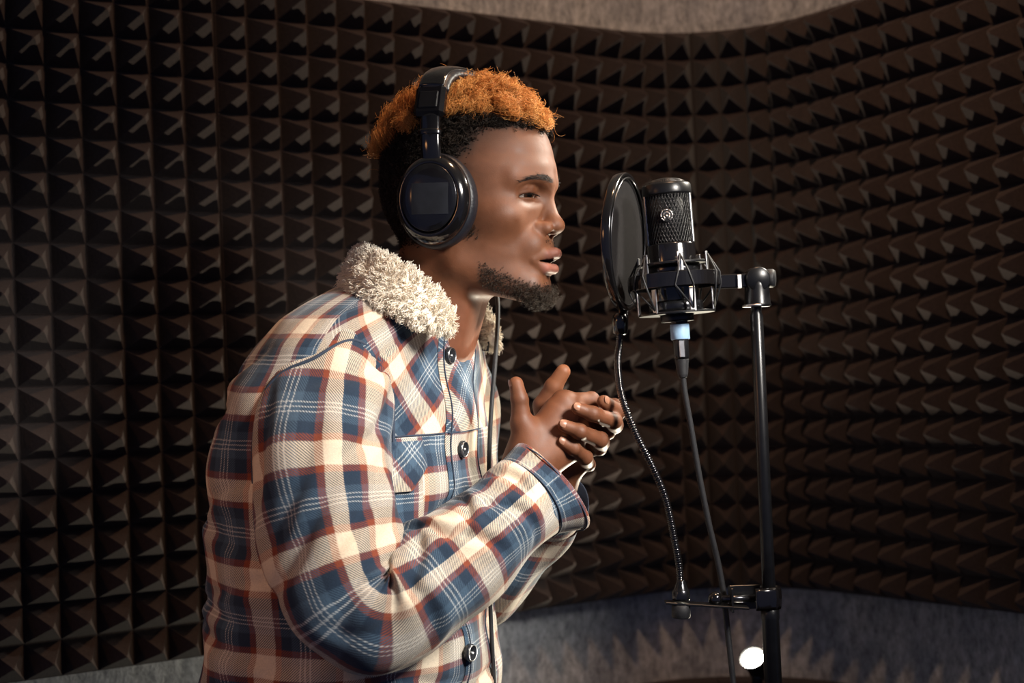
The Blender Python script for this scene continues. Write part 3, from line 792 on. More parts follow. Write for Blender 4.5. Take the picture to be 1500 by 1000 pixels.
# front placket: two lengths, the bias-cut one above the yoke seam
def phi_at(u, v):
    best = min(np.linspace(-1.2, 1.6, 281), key=lambda q: abs(proj(torso_pt(q, v))[0]-u)); return best
def proj(p):
    c = (np.asarray(p)-CAM_LOC) @ RC; return 750+FPX*c[0]/-c[2], 500-FPX*c[1]/-c[2]
PLK = lambda v: (-.30-.02*(v-640)/300, .13-.03*(v-640)/300)
patch_on(PLK, np.linspace(492, YOKE_V, 26), .0045, 'placket', M['plaid'], math.radians(-42), shift=(.03, .01))
patch_on(PLK, np.linspace(YOKE_V, 1128, 90), .0045, 'placket', M['plaid'], 0, shift=(.047, .012))
# chest pocket with its flap
PK = lambda v: (.40, .86)
patch_on(lambda v: (.36, .84), np.linspace(648, 770, 30), .0035, 'pocket', M['plaid'], 0, shift=(.03, .02))
patch_on(lambda v: (.33+.004*max(0, v-668), .87-.004*max(0, v-668)) if v > 660 else (.33, .87), np.linspace(634, 700, 18), .0085, 'pocket_flap', M['plaid'], math.radians(35), shift=(.01, .05))
# sewn seams
def seam(pts, name='seam', r=.0011, mat='thread'):
    c = spline(pts, 60); V_, F_ = tube(c, r, 6); return mesh_obj(name, V_, F_, M[mat], jacket)
def on(phi, v, off=.003): return torso_pt(phi, v, off+torso_wr(phi, v))
seam([on(q, YOKE_V, .0022) for q in np.linspace(.14, 1.1, 14)]); seam([on(q, YOKE_V, .0055) for q in np.linspace(-.29, .12, 8)])
for e in (0, 1): seam([on(PLK(v)[e]+(.035 if e == 0 else -.03), v, .0064) for v in np.linspace(496, 1120, 40)], r=.0008)

def sleeve(pts, name, seedo, uvo, nring=230, seg=110, folds=()):
    C = spline([[*P(u, v, Y), r] for u, v, Y, r in pts], nring); c, r = C[:, :3], C[:, 3]
    ker = np.ones(13)/13; c = np.stack([np.convolve(np.pad(c[:, k], 6, mode='edge'), ker, mode='valid') for k in range(3)], 1)
    T, N, B = frames(c, -DEP)
    s = np.r_[0, np.cumsum(np.linalg.norm(np.diff(c, axis=0), axis=1))]; th = np.linspace(0, 2*np.pi, seg+1)
    S, TH = np.meshgrid(s, th, indexing='ij')
    R = np.repeat(r[:, None], seg+1, 1)
    wv = .0026*np.sin(2*TH+S*38+seedo)+.0020*np.sin(3*TH-S*55+seedo*2)+.0016*np.sin(TH*5+S*25)
    for s0, th0, ln, wd, dep, an in folds:              # creases: centre, length, width, depth, slant
        ds, dt = (S-s0), np.angle(np.exp(1j*(TH-th0)))*.062
        al, ac = dt*math.cos(an)+ds*math.sin(an), -dt*math.sin(an)+ds*math.cos(an)
        ac = ac+.25*al*al/max(ln, .01); k1 = np.exp(-(al/ln)**4)
        wv += k1*(-dep*np.exp(-(ac/wd)**2)+.75*dep*np.exp(-((ac-1.9*wd)/(1.5*wd))**2)+.55*dep*np.exp(-((ac+1.9*wd)/(1.6*wd))**2))
    R = R+wv; R[0] *= .05; R[1] *= .55; R[2] *= .82; R[3] *= .94
    K = np.gradient(T, axis=0)/np.gradient(s)[:, None]; K = np.stack([np.convolve(np.pad(K[:, k], 6, mode='edge'), np.ones(13)/13, mode='valid') for k in range(3)], 1)
    kin = np.cos(TH)*(K*N).sum(1)[:, None]+np.sin(TH)*(K*B).sum(1)[:, None]; R = np.minimum(R, .93/np.maximum(kin, .1))
    Vv = c[:, None]+R[..., None]*(np.cos(TH)[..., None]*N[:, None]+np.sin(TH)[..., None]*B[:, None])
    U = np.stack([TH*.064+uvo[0], S+uvo[1]], -1).reshape(-1, 2)
    o = mesh_obj(name, Vv.reshape(-1, 3), grid_faces(nring, seg+1, False), M['plaid'], jacket, uv=U)
    return o, c, (T, N, B), s, Vv
sl_n, cn_, fn_, sn_, vn_ = sleeve([(512, 512, 1.575, .050), (492, 540, 1.545, .058), (478, 595, 1.515, .067), (471, 665, 1.495, .0745), (477, 745, 1.480, .0730), (494, 820, 1.468, .0700), (523, 886, 1.462, .0660),
                              (572, 893, 1.470, .0630), (628, 852, 1.485, .0590), (690, 800, 1.510, .0540), (742, 756, 1.535, .0500), (772, 730, 1.552, .0490)], 'sleeve', 1.0, (.006, .036),
                             folds=[(.305, -1.2, .055, .0050, .0065, .10), (.325, -.75, .050, .005, .0085, -.35), (.350, -.55, .050, .0055, .0075, -.65), (.285, -.75, .045, .0055, .0075, .45), (.262, -.95, .04, .006, .006, .65),
                                    (.375, -.2, .045, .006, .006, -.85), (.33, .15, .05, .007, .005, -.3), (.405, -.9, .05, .0055, .0055, .5), (.43, -.2, .05, .006, .005, .7), (.46, -.7, .045, .005, .005, -.4), (.49, .1, .05, .0055, .005, .35),
                                    (.515, -.6, .04, .005, .0045, .2), (.22, -.2, .06, .008, .0045, .9), (.17, .5, .06, .009, .0045, 1.2), (.12, -.7, .06, .008, .005, 1.0), (.07, -.3, .05, .008, .004, .6), (.24, .8, .06, .008, .0045, .7), (.30, .7, .06, .008, .005, .3), (.36, .6, .05, .007, .0045, -.2), (.15, 1.2, .06, .008, .004, 1.3)])
sl_f, cf_, ff_, sf_, vf_ = sleeve([(632, 508, 1.78, .045), (648, 535, 1.80, .052), (662, 600, 1.815, .058), (666, 680, 1.82, .059), (672, 780, 1.815, .056), (692, 852, 1.80, .054), (728, 838, 1.765, .048), (772, 785, 1.725, .044), (800, 745, 1.695, .042)], 'sleeve', 2.4, (.03, .01), seg=56)

def cuff(c_end, ax, r, tilt, name_mat, ln, flare, uvo, seg=72, gap=None, lower=0.0):
    """loose turned cuff: outside cloth and dark inside, open at the hand"""
    ax = nrm(ax); X = nrm(-DEP-ax*np.dot(-DEP, ax)); Yv = np.cross(ax, X)
    th = np.linspace(0, 2*np.pi, seg+1); rows = [(-.006, 1.02, 0), (0, 1.06, 0), (ln*.3, 1.08, .3), (ln*.7, 1.08+flare*.6, .7), (ln, 1.08+flare, 1), (ln+.0012, 1.065+flare, 1), (ln, 1.045+flare, 1), (ln*.5, 1.02, .5), (0, .98, 0)]
    V_, U_ = [], []
    for h, k_, wq in rows:
        for a in th:
            droop = lower*wq*max(0, math.cos(a-gap))**3 if gap is not None else 0
            rr = r*(k_+droop)*(1+.03*math.sin(3*a)*wq+.02*math.sin(5*a+1)*wq)
            V_.append(c_end+ax*(h+tilt*(-math.cos(a))*wq)+rr*(math.cos(a)*X+math.sin(a)*Yv)); U_.append([a*.062+uvo[0], h+uvo[1]])
    V_ = np.array(V_); Fg = grid_faces(len(rows), seg+1, False); n_ = 5*(seg)
    o = mesh_obj('cuff', V_, Fg, M['plaid'], jacket, uv=np.array(U_)); o.data.materials.append(M['navy'])
    mi = np.zeros(len(Fg), dtype=np.int32); mi[n_:] = 1; o.data.polygons.foreach_set('material_index', mi)
    return X, Yv
axn = nrm(P(800, 705, 1.570)-P(742, 756, 1.535))
XN, YN = cuff(P(770, 732, 1.551), axn, .0455, .010, None, .034, .05, (.03, .055), gap=math.pi*.42, lower=.36)
cuff(P(798, 748, 1.697), nrm(P(812, 722, 1.676)-P(772, 785, 1.725)), .041, .0, None, .03, .03, (.03, .02))

for h_ in (.0015, .031):
    seam([P(770, 732, 1.551)+axn*(h_-.010*math.cos(a)*(h_/.034))+.0455*(1.085+(.05*h_/.034)+(.36*h_/.034)*max(0, math.cos(a-math.pi*.42))**3)*(math.cos(a)*XN+math.sin(a)*YN) for a in np.linspace(0, 6.283, 40)], r=.0008)
# buttons
def button(c, n, name='button', r=.0098):
    n = nrm(n)
    b = MB(); b.add(*lathe([(0, -.003), (r, -.003), (r, .0012), (r*.93, .0026), (r*.80, .0030), (r*.70, .0016), (.0, .0012)], 32, c, n, caps=False)); o = b.build('button', M['horn'], jacket)
    rim = MB(); rim.add(*tube(ring_pts(c+n*.0030, *(lambda X: (X*r*.86, np.cross(n, X)*r*.86))(nrm(np.cross(n, UP))), 36), .0006, 6, caps=False)); rim.build('button_rim', M['steel'], jacket)
    st = MB(); st.add(*lathe([(0, .0035), (.0013, .0033), (.0017, .002), (.0017, .001)], 14, c, n, caps=False)); st.build('button_stud', M['steel'], jacket)
for (u, v) in ((650, 520), (668, 653), (674, 932)):
    q = phi_at(u, v); c0 = on(q, v, .0085 if v > 600 else .0075); n0 = nrm(torso_pt(q, v, .02)-torso_pt(q, v)); button(c0, n0)
# stitched buttonhole on the loose cuff corner
ce = P(803, 787, 1.545); 

# collar: fleece-lined, turned down round the neck
CP = [(661, 474, 1.556, .0), (640, 464, 1.545, .0), (600, 436, 1.540, .0), (560, 412, 1.552, .0), (532, 399, 1.590, .0), (524, 396, 1.66, .0), (548, 402, 1.735, .0), (605, 428, 1.785, .0), (666, 462, 1.785, .0), (708, 484, 1.755, .0), (721, 496, 1.735, .0)]
cc_ = spline([P(u, v, Y) for u, v, Y, _ in CP], 90)
T, N, B = frames(cc_); ctr = P(600, 430, 1.665)
VV = []; nth = 26; cw = []
for i in range(90):
    out = cc_[i]-ctr; out -= T[i]*out.dot(T[i]); 
    out = nrm(out-UP*.0)
    dn = nrm(out*.42-UP*1.0+T[i]*0); dn = nrm(dn-T[i]*dn.dot(T[i])); nrm_ = np.cross(T[i], dn); nrm_ = nrm_ if nrm_.dot(out) > 0 else -nrm_
    e = min(1, .35+2.2*min(i, 89-i)/89*3); wdt = .0250*(.80 if i < 6 else 1)*min(1, .55+.09*min(i, 89-i)); th_ = .0085*min(1, .5+.1*min(i, 89-i))
    for a in np.linspace(0, 2*np.pi, nth, endpoint=False): VV.append(cc_[i]+dn*(wdt*math.cos(a))+nrm_*(th_*math.sin(a)+.004*math.cos(a)**2))
    cw.append((dn, nrm_, wdt, th_))
VV = np.array(VV); Fc = grid_faces(90, nth).tolist()+[list(range(nth)), [89*nth+k for k in range(nth)]]
collar = mesh_obj('collar', VV, Fc, M['fleece'], jacket); collar['label'] = 'cream fleece collar'
g = np.random.default_rng(41); n = 17000
ii = g.uniform(0, 88.99, n); aa = g.uniform(0, 2*np.pi, n); i0 = ii.astype(int); fr = (ii-i0)[:, None]
VVr = VV.reshape(90, nth, 3); j0 = (aa/(2*np.pi)*nth).astype(int) % nth
rp = VVr[i0, j0]*(1-fr)+VVr[np.minimum(i0+1, 89), j0]*fr+g.normal(0, .001, (n, 3))
rn = rp-cc_[i0]; dnA = np.array([w_[0] for w_ in cw])[i0]; nA = np.array([w_[1] for w_ in cw])[i0]
outd = nA*np.sin(aa)[:, None]+dnA*np.cos(aa)[:, None]*.8; 
ck = g.choice(n, 1700, replace=False); nr_ = np.argmin((rp[ck]**2).sum(1)[None]-2*rp @ rp[ck].T, 1)
cdir = outd[ck]*.8+.40*dnA[ck]+g.normal(0, .30, (1700, 3)); cdir /= np.linalg.norm(cdir, axis=1)[:, None]; ctip = rp[ck]+cdir*(.0075+.003*g.random((1700, 1)))
own_ = rp+(outd+g.normal(0, .3, (n, 3)))*.0085; dd = ctip[nr_]*.52+own_*.48-rp; fl_ = np.linalg.norm(dd, axis=1); dd /= fl_[:, None]
tone = g.random((n, 1)); strands('fleece_pile', rp, dd, np.clip(fl_*1.15, .006, .018), .00055, np.array([.78, .70, .57])*(.92+.16*tone), np.array([.90, .84, .74])*(.95+.1*tone), M['fur'], jacket, nseg=5, curl=.22, cfreq=.8, seed=44)['kind'] = 'stuff'
# plaid under-collar leaf showing below the fleece
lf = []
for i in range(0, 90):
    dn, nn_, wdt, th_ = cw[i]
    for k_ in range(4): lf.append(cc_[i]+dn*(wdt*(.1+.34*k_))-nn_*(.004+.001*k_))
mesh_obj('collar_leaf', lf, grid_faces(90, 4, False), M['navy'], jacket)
# shoulder seam of the near sleeve
VVT = np.linspace(405, 1125, 241); HHT = np.array([(P(520, v_, YT)-CAM_LOC) @ UP for v_ in VVT])
def inside_torso(p):
    v_ = float(np.interp(-((p-CAM_LOC) @ UP), -HHT, VVT))
    uL, uR, a = LVs[0](v_), LVs[1](v_), LVs[2](v_); c = P((uL+uR)/2, v_, YT); ex = (uR-uL)/2*YT/FPX; b_ = math.sqrt(max(ex**2-(a*math.sin(TY))**2, (.45*ex)**2))/math.cos(TY)
    return (abs((p-c) @ TF)/b_)**2.25+(abs((p-c) @ TN)/a)**2.25 < 1.0
sp_ = []
for k_ in list(range(72, 110, 2))+list(range(0, 44, 2)):
    ks = [i_ for i_ in range(2, 110) if not inside_torso(vn_[i_, k_])]
    if ks and ks[0] > 2: i_ = min(ks[0]+1, 120); sp_.append(vn_[i_, k_]+nrm(vn_[i_, k_]-cn_[i_])*.0008)
sp_ = np.array(sp_); sp_ = np.stack([np.convolve(np.pad(sp_[:, k], 2, mode='edge'), np.ones(5)/5, mode='valid') for k in range(3)], 1)
seam(sp_, r=.0020)

# ------------------------------------------------------------------ trousers and shoes (below the frame)
hipz = P(525, 1095, 1.665)
for sgn, nm in ((1, 'near'), (-1, 'far')):
    hp = hipz+TN*.085*sgn; kz = np.array([hp[0]+.03+(.02 if sgn > 0 else .05), hp[1]-.01, .50]); fz = np.array([hp[0]+.01+(.0 if sgn > 0 else .09), hp[1], .08])
    c = spline([[*(hp+UP*.10), .10], [*hp, .098], [*(hp*.6+kz*.4), .085], [*kz, .066], [*(kz*.4+fz*.6), .062], [*fz, .058]], 50)
    Vv, Fv = tube(c[:, :3], c[:, 3]+.002*np.sin(np.arange(50)*1.1), 36); mesh_obj('trouser_leg', Vv, Fv, M['denim'], person)
    sh = lambda p, fz=fz: smax(smin(ell(p, (fz[0]+.075, fz[1]-.03, .045), (.105, .046, .045)), cap(p, (fz[0]-.02, fz[1], .05), (fz[0]-.01, fz[1], .09), .048, .045), .03), -p[:, 2]+.001, .006)
    sv, sq = surface_net(sh, (fz[0]-.10, fz[1]-.1, -.02), (fz[0]+.22, fz[1]+.08, .16), .007); mesh_obj('shoe', sv, sq, M['matte'], person)
# ------------------------------------------------------------------ headphones
hp = thing('headphones', 'black over-ear headphones worn over the orange hair', 'headphones', tuple(h2w((-.012, 0, .0))))
HX = -.0115
def oval(prof, sgn, cx, cz, rx, rz, seg=64, ex=2.0):
    """prof rows (scale, |y|): rings of an oval cup on the sgn side of the head"""
    th = np.linspace(0, 2*np.pi, seg, endpoint=False); V_ = []
    for k_, y in prof:
        rr = (np.abs(np.cos(th))**ex+np.abs(np.sin(th))**ex)**(-1/ex)
        V_.append(np.stack([cx+rx*k_*rr*np.cos(th), np.full(seg, sgn*y), cz+rz*k_*rr*np.sin(th)], 1))
    return h2w(np.vstack(V_)), grid_faces(len(prof), seg).tolist()+[list(range(seg)), [(len(prof)-1)*seg+k for k in range(seg)]]
for sgn in (-1, 1):
    V_, F_ = oval([(.60, .066), (.90, .0665), (.985, .070), (1.01, .077), (.99, .084), (.93, .0875), (.80, .088)], sgn, HX, -.011, .0455, .0530); mesh_obj('ear_cushion', V_, F_, M['pad'], hp)
    V_, F_ = oval([(.95, .085), (1.0, .089), (.985, .094), (.92, .0995), (.83, .1035), (.775, .1045), (.755, .1030), (.74, .1005)], sgn, HX, -.010, .0432, .0505); cup_ = mesh_obj('ear_cup', V_, F_, M['gloss'], hp)
    V_, F_ = oval([(1.0, .1000), (.995, .1030), (.97, .1045), (.85, .1062), (.6, .1078), (.3, .1085), (.02, .1087)], sgn, HX, -.009, .0312, .0360); mesh_obj('cup_face', V_, F_, M['gloss'], cup_)
    V_, F_ = oval([(1.0, .1040), (1.02, .1048), (1.0, .1056)], sgn, HX, -.009, .0318, .0366); mesh_obj('cup_trim', V_, F_, M['dark_steel'], cup_)
    if sgn < 0:
        g_ = []; nx, nz = 12, 9
        for i in range(nx):
            for j in range(nz):
                x_, z_ = -.0215+.043*i/(nx-1), -.0185+.034*j/(nz-1); rr_ = min(.98, math.hypot(x_/.0312, z_/.0360)); g_.append(h2w((HX+x_+.002, -(np.interp(rr_, [0, .3, .6, .85, .97, 1], [.1087, .1085, .1078, .1062, .1045, .1040])+.0005), -.009+z_)))
        mesh_obj('cup_label', g_, grid_faces(nx, nz, False), M['patch'], cup_)
    # slider, hinge block
    b = MB(); c = spline([h2w((HX, sgn*.0955, .030)), h2w((HX-.001, sgn*.0975, .050)), h2w((HX-.002, sgn*.0950, .070)), h2w((HX-.003, sgn*.0925, .084))], 14); b.add(*tube(c, .0118, 20, ref=HF, sq=(1, .50))); b.build('slider', M['gloss'], hp)
    b = MB(); c = spline([h2w((HX-.002, sgn*.0965, .0600)), h2w((HX-.002, sgn*.0955, .066))], 4); b.add(*tube(c, .0132, 20, ref=HF, sq=(1, .52))); b.build('slider_ring', M['dark_steel'], hp)
    ax = nrm(h2w((HX, sgn*.082, .116))-h2w((HX, sgn*.0935, .080))); o_ = nrm(np.cross(ax, HF)); b = MB()
    b.add(*box(h2w((HX-.004, sgn*.0885, .098)), HF*.0175, ax*.0185, o_*.0068, .004)); hb_ = b.build('hinge_block', M['gloss'], hp, smooth=False)
    b = MB(); b.add(*box(h2w((HX-.004, sgn*.0940, .099)), HF*.011, ax*.010, o_*.0030, .001)); b.build('hinge_plate', M['satin'], hb_, smooth=False)
pts = [h2w((HX-.004+.004*abs(1-abs(t_)), y, z)) for t_, y, z in ((-1, -.0825, .110), (-.8, -.072, .1240), (-.5, -.046, .1350), (0, 0, .1395), (.5, .046, .1350), (.8, .072, .1240), (1, .0825, .110))]
c = spline(pts, 60); b = MB(); V_, F_ = tube(c, .0185+.0004*np.sin(np.arange(60)*1.9), 24, ref=HF, sq=(1, .48)); b.add(V_, F_); b.build('headband_pad', M['pad'], hp)
c2 = spline([p+nrm(p-h2w((HX, 0, .02)))*.0068 for p in pts], 60); b = MB(); b.add(*tube(c2, .0150, 16, ref=HF, sq=(1, .22))); b.build('headband', M['gloss'], hp)
for s_ in (-1, 1):
    st = c+s_*HF*.0130+np.array([nrm(p-h2w((HX, 0, .02))) for p in c])*.0066; b = MB(); b.add(*tube(st, .0014+.0005*np.sin(np.arange(60)*3.14), 6)); b.build('stitching', M['matte'], hp)
cb = spline([h2w((HX+.004, .095, -.055)), P(716, 395, 1.745), P(729, 440, 1.725), P(726, 520, 1.690), P(719, 610, 1.672), P(716, 700, 1.668), P(717, 800, 1.664), P(719, 900, 1.660), P(724, 1000, 1.655), P(727, 1100, 1.66), P(716, 1200, 1.68)], 90)
b = MB(); b.add(*tube(cb, .0027, 10)); b.build('cable', M['matte'], hp)

# ------------------------------------------------------------------ condenser microphone
MY = 1.60
MO = P(985.4, 388, MY); MA = nrm(P(977, 263, MY)-P(993.7, 461, MY))
MFW = -DEP-.12*RIGHT; MFW = nrm(MFW-MA*MFW.dot(MA)); MSD = np.cross(MA, MFW); MSD = MSD if MSD.dot(RIGHT) > 0 else -MSD
mic = thing('condenser_microphone', 'black side-address condenser microphone held in the shock mount', 'microphone', tuple(MO-MA*.055))
mp_ = lambda a, h, r: MO+MA*h+(MFW*math.cos(a)+MSD*math.sin(a))*r
R0 = .0268
b = MB(); b.add(*lathe([(.0, -.0545), (.0150, -.0545), (.0165, -.052), (.0240, -.046), (.0258, -.040), (R0, -.030), (R0, .0215), (R0-.001, .0240), (.0, .0240)], 56, MO, MA, MFW, caps=False)); b.build('body', M['gloss'], mic)
b = MB(); b.add(*lathe([(.0, .022), (.0235, .022), (.0235, .082), (0, .082)], 40, MO, MA, MFW, caps=False)); b.build('capsule_housing', M['matte'], mic)
b = MB()
for sg in (-1, 1):
    for k_ in range(44):
        a = 2*math.pi*k_/44; b.add(*tube([mp_(a+sg*q*.85, .024+q*.0555, R0-.0012+.0003*sg) for q in np.linspace(0, 1, 13)], .00050, 4, caps=False))
b.build('grille', M['wire'], mic, kind='stuff')
b = MB(); b.add(*lathe([(R0-.003, .0780), (R0+.0008, .0785), (R0+.0010, .0800), (R0+.0008, .0890), (R0-.0010, .0915), (R0-.005, .0920)], 56, MO, MA, MFW, caps=False)); b.build('cap_ring', M['satin'], mic)
b = MB()
th = np.linspace(0, np.pi/2, 8)
for k_ in range(26):
    a = math.pi*k_/26; b.add(*tube([MO+MA*(.0905+.0075*math.cos(q))+(MFW*math.cos(a)+MSD*math.sin(a))*(.0225*math.sin(q)) for q in np.linspace(-np.pi/2, np.pi/2, 15)], .0005, 4, caps=False))
for q in np.linspace(.15, 1.5, 11): b.add(*tube(ring_pts(MO+MA*(.0905+.0075*math.cos(q)), MFW*.0225*math.sin(q), MSD*.0225*math.sin(q), 40), .0005, 4, caps=False))
b.build('top_grille', M['wire'], mic, kind='stuff')
b = MB(); b.add(*lathe([(.0215, .0885), (.018, .0935), (.010, .0962), (0, .0970)], 36, MO, MA, MFW, caps=False)); b.build('top_backing', M['matte'], mic)
for a in (-1.28, 1.28):
    b = MB(); b.add(*box(mp_(a, .0515, R0-.0004), (-MFW*math.sin(a)+MSD*math.cos(a))*.0024, MA*.0285, (MFW*math.cos(a)+MSD*math.sin(a))*.0012, .0006)); b.build('side_post', M['steel'], mic, smooth=False)
# emblem: broken ring, inner head shape and notch on the front of the grille
BC = MO+MA*.0535+MFW*(R0+.0004)-MSD*.002
b = MB(); b.add(*lathe([(.0072, -.0008), (.0075, .0), (.0072, .0008), (0, .0008)], 32, BC, MFW, MA, caps=False)); em = b.build('emblem', M['matte'], mic)
e2 = MB()
for a0, a1 in ((.35, 1.15), (1.35, 2.1), (2.3, 3.4), (3.6, 4.2), (5.2, 5.9), (6.1, 6.5)): e2.add(*tube(ring_pts(BC+MFW*.0010, MSD*.0063, MA*.0063, 10, a0, a1, closed=False), .0008, 6))
for a0, a1 in ((.2, 2.9),): e2.add(*tube(ring_pts(BC+MFW*.0010, MSD*.0034, MA*.0034, 12, a0, a1, closed=False), .0008, 6))
e2.add(*tube([BC+MFW*.001+MSD*.0034-MA*.0005, BC+MFW*.001+MSD*.0018-MA*.0045], .0008, 6)); e2.add(*tube([BC+MFW*.001-MSD*.0034-MA*.0005, BC+MFW*.001-MSD*.0018-MA*.0045], .0008, 6))
e2.add(*lathe([(.0014, .0006), (.0012, .0014), (0, .0016)], 12, BC-MA*.0006, MFW, caps=False)); e2.build('emblem_mark', M['badge'], em, kind='stuff')
b = MB(); b.add(*lathe([(.0185, -.064), (.0190, -.062), (.0190, -.0545), (.0178, -.053)], 30, MO, MA, MFW)); b.build('thread_ring', M['satin'], mic)

# ------------------------------------------------------------------ shock mount
sm = thing('shock_mount', 'black spider shock mount with elastic cords on the stand top', 'shock mount', tuple(MO-MA*.056))
RO, HO = .0515, -.0185
tr = lambda h, r, n=64: ring_pts(MO+MA*h, MFW*r, MSD*r, n)
def band(h0, h1, r0, r1):
    return lathe([(r0, h0), (r1-.0004, h0), (r1, h0+.0004), (r1, h1-.0004), (r1-.0004, h1), (r0, h1), (r0, h0)], 72, MO, MA, MFW, caps=False)
b = MB(); b.add(*band(HO-.0080, HO+.0080, RO-.0035, RO)); b.build('outer_ring', M['gloss'], sm, smooth=False)
b = MB(); b.add(*band(-.0005, .0022, .0300, .0405)); b.build('upper_ring', M['satin'], sm, smooth=False)
b = MB(); b.add(*band(-.0560, -.0535, .0200, .0430)); b.build('lower_ring', M['satin'], sm, smooth=False)
for h0, h1 in ((-.0125, -.0005), (-.0535, -.0420)):
    b = MB(); b.add(*band(h0, h1, R0+.0002, R0+.0035)); b.build('clamp_collar', M['dark_steel'], sm)
for k_ in range(6):
    a = -.95+k_*2*math.pi/6+.12; tg = -MFW*math.sin(a)+MSD*math.cos(a); rd = MFW*math.cos(a)+MSD*math.sin(a)
    b = MB(); b.add(*box(mp_(a, .001, .0400), tg*.0032, MA*.0105, rd*.0008, .0004)); b.build('clip', M['steel'], sm, smooth=False)
    b = MB(); b.add(*box(mp_(a+.25, -.0415, .0418), tg*.0034, MA*.0135, rd*.0008, .0004)); b.build('clip', M['steel'], sm, smooth=False)
for k_ in range(6):
    a = -.95+k_*2*math.pi/6+.12
    for s_ in (-1, 1):
        b = MB(); b.add(*tube([mp_(a, .009, .0408), mp_(a+s_*.12, HO+.006, RO+.0006), mp_(a+s_*.2, HO-.007, RO+.0006), mp_(a+.25, -.0515, .0425)], .00105, 7)); b.build('elastic_cord', M['matte'], sm)
SA = P(1046, 413, MY); SB = P(1098, 411, MY+.004); sx = nrm(SB-SA); sz = nrm(MA-sx*MA.dot(sx)); sy = np.cross(sx, sz)
b = MB(); b.add(*box((SA+SB)/2-sx*.002, sx*np.linalg.norm(SB-SA)*.5, sy*.0075, sz*.0078, .0012)); b.build('arm', M['gloss'], sm, smooth=False)
b = MB(); b.add(*box(P(1083, 412, MY-.007), sx*.0024, sy*.0016, sz*.0076, .0004)); b.build('arm_tab', M['steel'], sm, smooth=False)
JC = P(1108, 409, MY+.004)
b = MB(); b.add(*lathe([(.0, -.015), (.0125, -.015), (.0138, -.013), (.0138, .012), (.0125, .0135), (0, .0135)], 36, JC, -DEP, UP, caps=False)); b.build('swivel_joint', M['satin'], sm)
b = MB(); V_, F_ = lathe([(.006, 0), (.0085, .001), (.0105, .004), (.0105, .010), (.009, .0125), (0, .013)], 28, JC+RIGHT*.0085+UP*.001, nrm(RIGHT-.35*DEP), UP, caps=False); b.add(V_, F_); b.build('tightening_knob', M['matte'], sm)
b = MB(); b.add(*lathe([(.0150, -.0305), (.0155, -.029), (.0146, -.027), (.0138, -.008), (.0130, .002), (.0, .004)], 36, JC, np.array([0, 0, 1.0]), caps=True)); b.build('threaded_barrel', M['satin'], sm)

# ------------------------------------------------------------------ microphone stand
sp0 = P(1107.5, 448, MY+.004); FX, FY = sp0[0], sp0[1]
stand = thing('microphone_stand', 'black upright microphone stand pole carrying the shock mount', 'stand', (FX, FY, 0))
b = MB(); b.add(*lathe([(.0156, -.0012), (.0156, .0012)], 30, sp0+np.array([0, 0, .0003]), (0, 0, 1))); b.build('washer', M['steel'], stand)
zt = sp0[2]; zj = P(1126, 893, MY)[2]
b = MB(); b.add(*lathe([(.0073, zj-.25), (.0073, zt-.010), (.0060, zt-.008), (.0060, zt-.001)], 28, (FX, FY, 0), (0, 0, 1))); b.build('upper_pole', M['satin'], stand)
b = MB(); b.add(*lathe([(.0098, .02), (.0098, zj-.012), (.0104, zj-.010), (.0104, zj), (.0085, zj+.002)], 28, (FX, FY, 0), (0, 0, 1))); b.build('lower_pole', M['satin'], stand)
b = MB(); b.add(*lathe([(.130, .0), (.132, .003), (.130, .012), (.10, .016), (.025, .024), (.016, .035), (.012, .036)], 48, (FX, FY, 0), (0, 0, 1))); b.build('round_base', M['satin'], stand)

# ------------------------------------------------------------------ pop filter
PHI = math.radians(20); PN = math.cos(PHI)*RIGHT-math.sin(PHI)*DEP; PT = math.sin(PHI)*RIGHT+math.cos(PHI)*DEP
PC = P(914.5, 354, MY+.036); PR = .0795
pf = thing('pop_filter', 'round black pop filter on a curved gooseneck before the microphone', 'pop filter', tuple(P(998, 890, MY)))
PU = nrm(UP+.015*RIGHT)
b = MB(); V_, F_ = lathe([(PR-.0050, -.0048), (PR-.0012, -.0055), (PR, -.004), (PR, .004), (PR-.0012, .0055), (PR-.0050, .0048), (PR-.0058, 0), (PR-.0050, -.0048)], 96, PC, PN, PU, caps=False); b.add(V_, F_); b.build('hoop', M['gloss'], pf)
for s_ in (-1, 1):
    b = MB(); b.add(*tube(ring_pts(PC+PN*.0050*s_, PT*(PR-.0062), PU*(PR-.0062), 80), .0011, 6, caps=False)); b.build('inner_bead', M['dark_steel'], pf)
    b = MB(); b.add(*lathe([(PR-.006, .0028*s_), (PR*.5, .0030*s_), (0, .0032*s_)], 64, PC, PN, PU, caps=False)); b.build('nylon_screen', M['screen'], pf)
nb = P(908, 488, MY+.036)
b = MB(); b.add(*tube([PC-PU*(PR-.004), PC-PU*(PR+.010), (nb+PC-PU*(PR+.016))/2], .0062, 14, sq=(1, .8))); b.build('hoop_socket', M['gloss'], pf)
b = MB(); b.add(*lathe([(.0065, -.016), (.0090, -.014), (.0095, 0), (.0085, .006), (.006, .009)], 24, P(908.5, 470, MY+.036), UP, RIGHT)); b.build('neck_fitting', M['gloss'], pf)
gp = spline([P(u, v, MY+dy) for u, v, dy in ((908, 484, .036), (907, 505, .036), (905, 535, .014), (911, 580, -.012), (929, 630, -.022), (954, 680, -.017), (975, 730, -.008), (988, 790, -.003), (995, 830, 0), (997, 858, 0))], 420)
b = MB(); b.add(*tube(gp, .0038+.00065*np.sin(np.arange(420)*2*math.pi/3.5), 12)); b.build('gooseneck', M['gloss'], pf)
CB = P(997.5, 880, MY)
